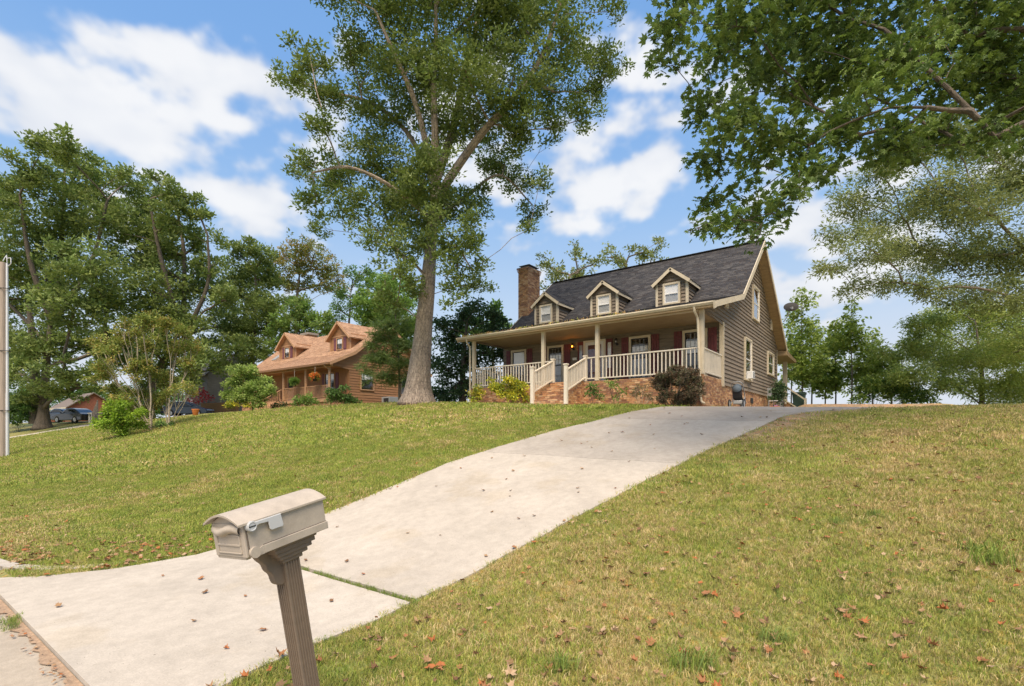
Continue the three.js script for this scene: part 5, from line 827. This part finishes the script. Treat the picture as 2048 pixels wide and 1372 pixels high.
// --- the big oaks at the left
plant({ name: 'great_oak_tree', label: 'huge broad oak with twin trunks at the left behind the crape myrtle', d: 50, base: [86, 846], trunk: [[88, 800], [95, 700], [103, 630]], limbs: [[[[102, 640], [60, 520, -2], [40, 390, -3]], .3, .1], [[[103, 640], [122, 500, 2], [130, 330, 3]], .32, .1], [[[103, 650], [180, 530, -1], [215, 400, -2]], .28, .1], [[[98, 690], [30, 620, 2], [-40, 560, 3]], .2, .08]], r0: .55, bark: M.barkDark, leaf: 'far', dens: 1.0, palette: G.farOak, jitter: 6, rise: .3, firstLimb: .2, minLimb: .06, twigs: 4, limbR: .4,
  lobes: [[82, 285, 26], [120, 300, 40], [62, 345, 44], [170, 335, 42], [28, 375, 30], [110, 375, 56], [195, 385, 52], [258, 368, 34], [245, 345, 16], [50, 445, 56], [140, 450, 66], [225, 445, 62], [15, 520, 56], [100, 530, 66], [185, 540, 70], [60, 600, 56], [150, 620, 66], [30, 680, 56], [110, 690, 56], [185, 690, 44], [50, 755, 40], [125, 745, 36], [160, 775, 30], [190, 750, 34], [110, 790, 22], [215, 700, 40], [60, 790, 30], [20, 740, 40], [-40, 420, 70], [-50, 560, 80], [-40, 680, 70], [210, 610, 50]] });
plant({ name: 'great_oak_tree', label: 'tall rounded oak between the crape myrtle and the brown house', d: 52, base: at(296, 812, 52).map((v, i) => i === 1 ? 2.7 : v), trunk: [[305, 770], [340, 700], [362, 650]], limbs: [[[[366, 670], [325, 530, -2], [298, 400, -3]], .28, .1], [[[366, 670], [368, 510, 2], [350, 400, 3]], .28, .1], [[[366, 680], [415, 570, -1], [415, 470, -2]], .24, .09]], r0: .5, bark: M.barkDark, leaf: 'far', dens: 1.0, palette: G.farOak, jitter: 5, rise: .3, firstLimb: .2, minLimb: .06, twigs: 4, limbR: .4,
  lobes: [[300, 350, 14], [300, 400, 40], [345, 385, 34], [390, 420, 30], [280, 440, 46], [350, 445, 50], [405, 475, 36], [280, 520, 62], [350, 510, 58], [425, 530, 28], [320, 590, 66], [395, 580, 54], [448, 600, 32], [370, 655, 58], [440, 655, 44], [475, 690, 26], [410, 715, 44], [345, 720, 44], [280, 640, 50], [450, 735, 24], [300, 700, 46], [250, 720, 36], [380, 760, 26], [320, 760, 30], [290, 780, 24]] });
part('second_trunk', tube([V(...at(70, 848, 50.5)), V(...at(72, 780, 50.5)), V(...at(66, 690, 50.5)), V(...at(58, 610, 50.5))], [.5, .42, .34, .2], 12, .06), M.barkDark, scene.getObjectByName('great_oak_tree'));
plant({ name: 'hedge_bush', label: 'dark leafy bush at the foot of the twin oak trunks', category: 'bush', d: 50, base: [40, 848], trunk: null, r0: .04, leaf: 'far', dens: 1.1, palette: G.bush, size: .7, lobes: [[25, 822, 30], [55, 812, 24], [0, 810, 36], [45, 835, 16]] });
plant({ name: 'added_backdrop_thicket', label: 'added thicket standing in for the dark under the trees behind the brick house and cars', category: 'thicket', d: 92, base: at(150, 830, 92).map((v, i) => i === 1 ? 2.4 : v), trunk: null, r0: .05, leaf: 'far', dens: 1, palette: G.bush, size: 1.3, jitter: 3, lobes: [[-10, 800, 30], [40, 795, 32], [90, 795, 32], [140, 790, 32], [190, 795, 34], [240, 800, 34], [290, 800, 34], [340, 795, 32], [60, 825, 22], [110, 828, 22], [170, 826, 22], [220, 826, 22], [270, 826, 22], [320, 822, 20], [10, 826, 22]] });  // added backdrop: blocks sky gaps where it is dark beneath the trees
// --- front-yard shrubs at the left
plant({ name: 'crape_myrtle', label: 'open vase-shaped crape myrtle with bare pale stems on the left lawn', d: 28.6, base: [320, 861], trunk: null, stems: 5, r0: .045, twigR: .014, limbMax: .06, rise: .8, dropCost: 2, bark: M.barkPale, leaf: 'myrtle', dens: 1.0, palette: G.myrtle, jitter: 1.3, arch: -.02, twigs: 5, minLimb: .05, lobes: [[200, 690, 20], [212, 735, 24], [240, 680, 22], [252, 648, 16], [290, 640, 22], [330, 650, 22], [362, 662, 20], [385, 692, 18], [380, 735, 22], [350, 700, 24], [300, 690, 24], [228, 775, 22], [335, 760, 26], [372, 775, 18], [268, 740, 24], [188, 752, 14], [310, 632, 12], [235, 805, 20], [262, 820, 18], [300, 828, 16], [210, 700, 18], [275, 665, 18], [275, 785, 20], [310, 800, 20], [340, 785, 14], [300, 735, 22]] });
plant({ name: 'crape_sprout', label: 'leafy basal sprouts around the crape myrtle stems', category: 'shrub', d: 28.3, base: [330, 862], trunk: null, r0: .015, leaf: 'myrtle', dens: .8, palette: G.bush, size: .8, minLimb: .012, lobes: [[345, 852, 8], [318, 846, 8], [296, 852, 7]] });
plant({ name: 'lime_bush', label: 'bright lime green bush in front of the crape myrtle', category: 'shrub', d: 26.8, base: [234, 879], trunk: null, stems: 2, r0: .025, bark: M.barkGrey, leaf: 'myrtle', dens: 1.2, palette: G.lime, jitter: .3, lobes: [[211, 828, 20], [238, 810, 19], [264, 832, 20], [230, 845, 20], [203, 846, 13], [272, 850, 14], [245, 830, 17], [240, 860, 14]] });
plant({ name: 'dogwood_tree', label: 'small pale green dogwood before the steps of the brown house', d: 35.5, base: [506, 824], trunk: [[506, 800], [502, 780], [500, 765]], r0: .1, bark: M.barkGrey, leaf: 'myrtle', dens: 1.25, palette: G.dogwood, jitter: .5, lobes: [[477, 745, 19], [503, 752, 23], [470, 768, 21], [528, 764, 20], [500, 780, 24], [460, 787, 16], [535, 785, 16], [480, 795, 20], [515, 797, 20], [545, 775, 10]] });
plant({ name: 'yellow_bush', label: 'yellow-leaved bush under the dogwood', category: 'shrub', d: 35, base: [475, 824], trunk: null, r0: .02, leaf: 'shrub', dens: .9, palette: G.yellow, size: 1.4, lobes: [[462, 812, 9], [478, 806, 10], [494, 812, 9], [452, 814, 5]] });
plant({ name: 'porch_shrub', label: 'rounded green shrub before the railing of the brown house', category: 'shrub', d: 35.6, base: [612, 814], trunk: null, r0: .02, leaf: 'shrub', dens: 1.1, palette: G.light, size: 1.8, lobes: [[600, 803, 10], [615, 799, 12], [628, 804, 10], [590, 809, 6]] });
plant({ name: 'porch_shrub', label: 'dark bushy shrub at the porch corner of the brown house', category: 'shrub', d: 35, base: [680, 814], trunk: null, r0: .03, leaf: 'shrub', dens: 1, palette: G.bush, size: 1.8, jitter: .4, lobes: [[668, 785, 13], [685, 793, 18], [702, 800, 13], [665, 802, 11], [692, 778, 9], [713, 804, 7]] });
plant({ name: 'porch_shrub', label: 'low dark shrub by the steps of the brown house', category: 'shrub', d: 36.5, base: [556, 818], trunk: null, r0: .02, leaf: 'shrub', dens: 1, palette: G.dark, size: 1.6, lobes: [[550, 814, 8], [562, 812, 8]] });
plant({ name: 'red_maple_shrub', label: 'small red-leaved shrub between the coupe and the grey house', category: 'shrub', d: 60, base: [405, 812], trunk: null, r0: .03, leaf: 'myrtle', dens: .5, palette: [[.3, .03, .03], [.25, .03, .03]], size: 1.8, lobes: [[400, 790, 12], [412, 796, 10], [392, 800, 9]] });
// --- beds in front of the taupe house
plant({ name: 'yellow_euonymus', label: 'yellow-green bush between left porch post and steps', category: 'shrub', d: 21.5, base: [1018, 808], trunk: null, r0: .015, leaf: 'shrub', dens: 1.3, palette: G.yellow, jitter: .25, size: 1.15, lobes: [[993, 770, 13], [1015, 765, 14], [1036, 772, 14], [1002, 785, 16], [1024, 788, 17], [1045, 790, 13], [985, 778, 9], [1048, 775, 7]] });
plant({ name: 'yellow_euonymus', label: 'small yellow-green bush at the foot of the left downspout', category: 'shrub', d: 22.3, base: [950, 808], trunk: null, r0: .015, leaf: 'shrub', dens: .95, palette: G.yellow, size: 1.15, lobes: [[943, 797, 8], [952, 785, 9], [962, 793, 9], [955, 776, 6], [938, 790, 4]] });
plant({ name: 'green_shrub', label: 'small dark green shrub just right of the brick steps', category: 'shrub', d: 19.2, base: [1181, 809], trunk: null, r0: .012, leaf: 'shrub', dens: 1, palette: G.bush, lobes: [[1179, 790, 8], [1184, 776, 8], [1192, 788, 8], [1200, 795, 6]] });
plant({ name: 'nandina_plant', label: 'leggy light green plant against the brick base', category: 'shrub', d: 18.9, base: [1236, 810], trunk: null, r0: .01, leaf: 'shrub', dens: .8, palette: G.light, minLimb: .01, lobes: [[1224, 765, 7], [1230, 775, 6], [1240, 784, 6], [1234, 793, 6], [1216, 771, 4]] });
plant({ name: 'bare_rose_bush', label: 'sparse twiggy plant between the leggy plant and the brown bush', category: 'shrub', d: 18, base: [1287, 812], trunk: null, r0: .008, bark: M.barkPale, leaf: 'tiny', dens: .35, palette: G.bush.concat(G.brown), minLimb: .008, twigs: 4, lobes: [[1280, 790, 9], [1296, 785, 9], [1272, 775, 8], [1300, 798, 8], [1290, 775, 7], [1268, 790, 6]] });
plant({ name: 'brown_bush', label: 'big brown withered bush at the right end of the porch base', category: 'shrub', d: 16.9, base: [1352, 814], trunk: null, r0: .022, bark: M.barkGrey, leaf: 'tiny', dens: 1.7, palette: G.brown, jitter: .3, size: 1.3, twigs: 5, lobes: [[1325, 752, 17], [1350, 742, 17], [1378, 745, 17], [1392, 762, 13], [1340, 770, 20], [1370, 772, 20], [1392, 785, 13], [1315, 775, 14], [1355, 792, 18], [1382, 798, 14], [1308, 762, 11], [1335, 790, 14], [1360, 757, 20], [1325, 795, 10], [1398, 772, 10]] });
plant({ name: 'camellia_shrub', label: 'dark glossy evergreen shrub at the rear corner of the side wall', category: 'shrub', d: 25.4, base: [-4.55, land(-4.55, 28.2), 28.2], trunk: null, r0: .03, leaf: 'holly', dens: 1, palette: G.dark, size: .7, lobes: [[1549, 782, 11], [1562, 778, 12], [1555, 795, 12], [1568, 792, 9], [1545, 798, 7], [1555, 772, 8]] });
// --- plants that hang or lie about
for (const [px, py, lab, pal] of [[589, 766, 'lush green fern in a hanging basket on the brown house porch', G.light], [630, 757, 'hanging basket of orange and green flowers on the brown house porch', [[.13, .16, .04], [.4, .13, .04], [.1, .14, .03]]]]) {
  const d = 38.6 + (589 - px) * .042, [X, Y, S] = at(px, py, d), t = thing('hanging_basket', lab, 'hanging basket', [X, Y, S], 'porch hanging baskets');
  part('pot', new THREE.LatheGeometry([[0, -.2], [.12, -.2], [.2, 0], [.21, .02], [.17, .02], [0, 0]].map((p) => new THREE.Vector2(...p)), 18).translate(X, Y, -S), M.dark, t); part('hanger', [0, 2.1, 4.2].map((a) => pipe([[X + .19 * Math.cos(a), Y, S + .19 * Math.sin(a)], [X, Y + .5, S], [X, 6.4, S]], .008, 5, false)), M.white, t);
  const l = []; for (let i = 0; i < 60; i++) { const [a, b, c] = ballPoint(); l.push([X + a * .12, Y + .12 + b * .12, -S + c * .12, .8]); } instances('foliage', t, 'fern', l, pal);
}
for (const [px, py, d, lab] of [[780, 806, 39.2, 'grey air conditioner unit in the open below the brown house side window'], [806, 806, 41, 'grey air conditioner unit half behind the thin cedar trunk']]) {
  const [X, , S] = at(px, py, d), y = land(X, S), t = thing('air_conditioner', lab, 'air conditioner', [X, y, S], 'air conditioner units at the brown house'); part('casing', [rbox(X - .45, X + .45, y + .08, y + 1.0, S - .45, S + .45, .03), box(X - .5, X + .5, y - .2, y + .08, S - .5, S + .5)], M.steelGrey, t); part('grille', [box(X + .1 - .3, X + .38, y + .2, y + .9, S - .462, S - .452)], M.dark, t); part('top_vent', cyl([X, y + 1.01, S], .36, .03), M.dark, t);
}
// leaves and seedlings caught in the gutter
{ const l = []; for (let i = 0; i < 230; i++) { const X = -16.3 + 9 * R() ** 1.6; l.push([X, 6.19 + rr(0, .05), -(17.74 + rr(-.04, .2)), rr(.5, 1.1)]); } const g = new THREE.Group(); g.name = 'gutter_litter'; tag(g, 'yellowing leaf litter caught along the front gutter', 'leaf litter', undefined, 'stuff'); scene.add(g); instances('leaf_litter', g, 'tiny', l, [[.35, .25, .1], [.2, .12, .06], [.25, .26, .06]], leafMat, new THREE.Vector3()); }

// ---------------------------------------------------------------- grass
{
  function tuft(blades, h, spread, seed, w = .0055) {
    const r = rng(seed), pos = [];
    for (let i = 0; i < blades; i++) {
      const az = r() * 6.283, x = (r() - .5) * spread * 2, z = (r() - .5) * spread * 2, hh = h * (.45 + .75 * r()), lean = (.15 + .85 * r()) * hh * .95, ww = w * (.7 + .6 * r()), cx = Math.cos(az), sx = Math.sin(az), fa = r() * 6.283, wx = Math.cos(fa) * ww / 2, wz = Math.sin(fa) * ww / 2;
      const b = [x, 0, z], m = [x + cx * lean * .4, hh * .62, z + sx * lean * .4], t = [x + cx * lean, hh * (.98 - .25 * lean / hh), z + sx * lean];
      const q = (p, k) => [p[0] + wx * k, p[1], p[2] + wz * k];
      for (const tri of [[q(b, -1), q(b, 1), q(m, .85)], [q(b, -1), q(m, .85), q(m, -.85)], [q(m, -.85), q(m, .85), t]]) for (const p of tri) pos.push(...p);
    }
    const g = new THREE.BufferGeometry(); g.setAttribute('position', new THREE.Float32BufferAttribute(pos, 3)); g.computeVertexNormals(); g.setAttribute('uv', new THREE.BufferAttribute(new Float32Array(pos.length / 3 * 2), 2)); return g;
  }
  const green = [[.22, .27, .045], [.18, .235, .04], [.26, .29, .055], [.15, .205, .04]], straw = [[.42, .33, .16], [.36, .29, .13], [.48, .39, .21], [.3, .23, .1]], olive = [[.27, .27, .07], [.3, .285, .08], [.23, .235, .06]];
  const clear = (X, S) => !(onDrive(X, S, -.005) || S < 1.27 || (X > -16.4 && X < -4.9 && S > 17.2) || (X > -12.2 && X < -9.2 && S > 15.9) || (S < 1.35 && X < -8) || (X < -58.2 && X > -61.6) || (X < -31.8 && X > -46.6 && S > 20.2));
  function sow(name, geo, d0, d1, count, side, scale, seed, label) {
    const im = [], r = rng(seed); let tries = 0;
    while (im.length < count && tries++ < count * 12) {
      const d = Math.sqrt(d0 * d0 + (d1 * d1 - d0 * d0) * r()), xc = (r() * 2 - 1) * 1.16 * d, X = xc * CS - d * SN, S = xc * SN + d * CS;
      if (S > 19.5 || X < -72 || X > 12 || !clear(X, S)) continue;
      const dirt = dirtAmount(X, S); if (r() < dirt * .9) continue;
      im.push([X, land(X, S), S]);
    }
    const o = new THREE.InstancedMesh(geo, grassMat, im.length);
    im.forEach(([X, Y, S], i) => {
      const n = fbm3(X * .35, S * .35, 2, 4), n2 = fbm3(X * 1.6, S * 1.6, 8, 3), right = smooth(-6, -2.5, X), st = .12 + .7 * n + .8 * n2 + .26 * right;
      const lush = fbm3(X * .8, S * .8, 21, 3);
      const pal = r() < st ? straw : r() < .34 + right * .3 ? olive : green, c = pal[Math.floor(r() * pal.length)], k = 1.45 * (.8 + .45 * r());
      const s = scale * (.7 + .6 * r()) * (1 + .5 * Math.max(0, lush * 2));
      QD.setFromEuler(ED.set((r() - .5) * .3, r() * 6.283, (r() - .5) * .3)); o.setMatrixAt(i, MD.compose(new THREE.Vector3(X, Y - .006, -S), QD, new THREE.Vector3(s, s, s))); o.setColorAt(i, CD.setRGB(c[0] * k, c[1] * k, c[2] * k));
    });
    o.name = name; tag(o, label, 'grass', undefined, 'stuff'); o.castShadow = o.receiveShadow = true; scene.add(o);
  }
  sow('lawn_grass', tuft(18, .05, .065, 5, .0046), 2.2, 8, 30000, 0, 1, 11, 'short patchy lawn grass close to the drive apron');
  sow('lawn_grass_001', tuft(14, .055, .08, 6, .008), 8, 16, 42000, 0, 1.15, 12, 'short lawn grass on the slope beside the drive');
  sow('lawn_grass_002', tuft(12, .06, .16, 7, .016), 16, 44, 52000, 0, 1.35, 13, 'lawn grass on the upper slope towards the houses');
  // stray weeds: coarse clumps
  { const r = rng(91), geo = tuft(16, .17, .07, 8, .008), pts = []; const spots = [[1945, 1105, 1.2], [1990, 1130, 1.2], [1385, 1340, 1.1], [1110, 1345, 1], [1700, 1050, .8], [1745, 1035, .8], [160, 1060, .8], [260, 1058, .8], [1560, 1285, .8], [1500, 1080, .6]];
    for (const [px, py, s] of spots) for (let k = 0; k < 7; k++) { const b = (py - CY) / F, a = (px + (r() - .5) * 70 - CX) / F; let d = 1; for (; d < 40; d += .01) { const S = (a * SN + CS) * d, X = (a * CS - SN) * d; if (EYE - b * d <= land(X, S)) { if (clear(X, S)) pts.push([X, S, s * (.6 + .6 * r())]); break; } } }
    for (let i = 0; i < 420; i++) { const d = 3 + 14 * r(), xc = (r() * 2 - 1) * 1.1 * d, X = xc * CS - d * SN, S = xc * SN + d * CS; if (S < 17 && clear(X, S)) pts.push([X, S, .3 + .35 * r()]); }
    for (let i = 0; i < 120; i++) { const S = 1.6 + 12 * r(), left = r() < .5, X = left ? drL(S) - .06 * r() - .01 : drR(S) + .02 + .07 * r(); if (S > 1.9) pts.push([X, S, .3 + .25 * r()]); }
    for (let i = 0; i < 420; i++) { const X = -8 + 4.1 * r(); if (nz(X * 2.2, 3, 1) > -.32) pts.push([X, 3.58 + (r() - .5) * .09, .2 + .2 * r()]); }
    for (let i = 0; i < 26; i++) pts.push([-6.7 + .35 * (r() - .5), 1.0 + .16 * (r() - .5), .25 + .2 * r()]);
    const o = new THREE.InstancedMesh(geo, grassMat, pts.length); pts.forEach(([X, S, s], i) => { QD.setFromEuler(ED.set(0, r() * 6.283, 0)); o.setMatrixAt(i, MD.compose(new THREE.Vector3(X, land(X, S) - .01, -S), QD, new THREE.Vector3(s, s, s))); const c = [[.24, .32, .06], [.27, .33, .07], [.2, .28, .07]][Math.floor(r() * 3)]; o.setColorAt(i, CD.setRGB(...c)); }); o.name = 'weed_grass'; tag(o, 'coarse weedy grass clumps in the lawn and the drive joint', 'weeds', undefined, 'stuff'); o.castShadow = o.receiveShadow = true; scene.add(o); }

  // -------------------------------------------------------------- fallen leaves
  function dryLeaf(seed, l) { const r = rng(seed), tris = leafStar(l), curl = .9 + 2.2 * r(), fold = (r() - .4) * 2, roll = r() * 3.1, sq = .55 + .4 * r(), pos = []; for (const t of tris) for (const p of t) { const z = p[2] - l * .42, x = p[0], u = x * Math.cos(roll) + z * Math.sin(roll), cr = nz(x * 55 + seed, z * 55, seed) * .3 * l; pos.push(x * sq + cr * .35, .006 + curl * 5 * (u * u) * (.12 / l) + fold * x * z * 4 + Math.abs(cr) * .9, z * (.7 + .3 * sq) + cr * .3); } const g = new THREE.BufferGeometry(); g.setAttribute('position', new THREE.Float32BufferAttribute(pos, 3)); g.computeVertexNormals(); g.setAttribute('uv', new THREE.BufferAttribute(new Float32Array(pos.length / 3 * 2), 2)); return g; }
  const shapes = [1, 2, 3, 4, 5, 6, 7, 8, 9].map((k) => dryLeaf(k * 13, .105)), words = ['rust orange', 'tan', 'dark brown', 'pale buff', 'bright orange-red', 'brown'];
  const r = rng(404), spots = [];
  const density = (X, S) => { let k = .3; if (X > drR(S)) k = .9 - .02 * S; else { const e = drL(S) - X; k = .2 + .9 * smooth(2.6, .2, e) * smooth(8, 3, S) + 1.6 * smooth(1.1, .2, e) * smooth(4.5, 2.4, S); if (S < 2.6 && X < -9) k += .8; } return k; };
  let tries = 0;
  while (spots.length < 1150 && tries++ < 60000) { const d = 2.4 + 17 * r(), xc = (r() * 2 - 1) * 1.05 * d, X = xc * CS - d * SN, S = xc * SN + d * CS; if (S < 1.2 || S > 16.5) continue; const drv = onDrive(X, S, .02); if (r() * 1.6 > (drv ? .09 : density(X, S))) continue; spots.push([X, S, drv, d]); }
  for (let i = 0; i < 130; i++) spots.push([-9.5 - 1.6 * r() ** 2, 1.42 + .45 * r(), false, 7]);
  for (let i = 0; i < 130; i++) { const S = 2 + 2.6 * r(), e = .06 + 1.3 * r() ** 1.8; spots.push([drL(S) - e, S, false, 7.2]); }
  for (let i = 0; i < 60; i++) spots.push([-9.4 + 1.6 * (r() - .5), 3.1 + .7 * (r() - .5) - .3, false, 7.5]);
  spots.sort((a, b) => a[3] - b[3]);
  for (let i = 0; i < 170; i++) spots.push([-3.6 - 8 * r(), 1.0 + .09 * (r() - .75), true, 30]);   // litter washed to the street joint
  const stuff = [];
  spots.forEach(([X, S, drv, d], i) => {
    const y = land(X, S) + (d === 30 ? -.008 : drv ? .026 : .018 + .022 * r()), s = d === 30 ? .18 + .3 * r() : .55 + .6 * r(), k = Math.floor(r() * shapes.length), m = Math.floor(r() ** 1.15 * dryMats.length), rot = [(r() - .5) * (drv ? .12 : .6), r() * 6.283, (r() - .5) * (drv ? .12 : .6)];
    if (i < 300) { const o = new THREE.Mesh(shapes[k], dryMats[m]); o.name = numbered('fallen_leaf'); o.position.set(X, y, -S); o.rotation.set(...rot); o.scale.setScalar(s); o.castShadow = o.receiveShadow = true; tag(o, `${words[m]} fallen leaf lying on the ${drv ? 'concrete drive' : X > drR(S) ? 'grass right of the drive' : 'grass left of the drive'}`, 'leaf', `${words[m]} leaves on the ${drv ? 'drive' : X > drR(S) ? 'right lawn' : 'left lawn'}`); scene.add(o); }
    else stuff.push([X, y, S, s, rot, k, m]);
  });
  { const o = new THREE.InstancedMesh(shapes[2], new THREE.MeshPhysicalMaterial({ color: 0xffffff, roughness: .8, transmission: .1, thickness: 0, side: THREE.DoubleSide }), stuff.length); stuff.forEach(([X, y, S, s, rot, k, m], i) => { QD.setFromEuler(ED.set(...rot)); o.setMatrixAt(i, MD.compose(new THREE.Vector3(X, y, -S), QD, new THREE.Vector3(s, s, s))); o.setColorAt(i, dryMats[m].color); }); o.name = 'scattered_dry_leaves'; tag(o, 'many small dry leaves scattered farther up the lawn', 'leaf litter', undefined, 'stuff'); o.castShadow = o.receiveShadow = true; scene.add(o); }
}
scene.traverse((o) => { if (o.isMesh) o.castShadow = o.receiveShadow = true; });
console.log('instances', (() => { let n = 0; scene.traverse((o) => { if (o.isInstancedMesh) n += o.count; }); return n; })());
renderer.render(scene, camera);
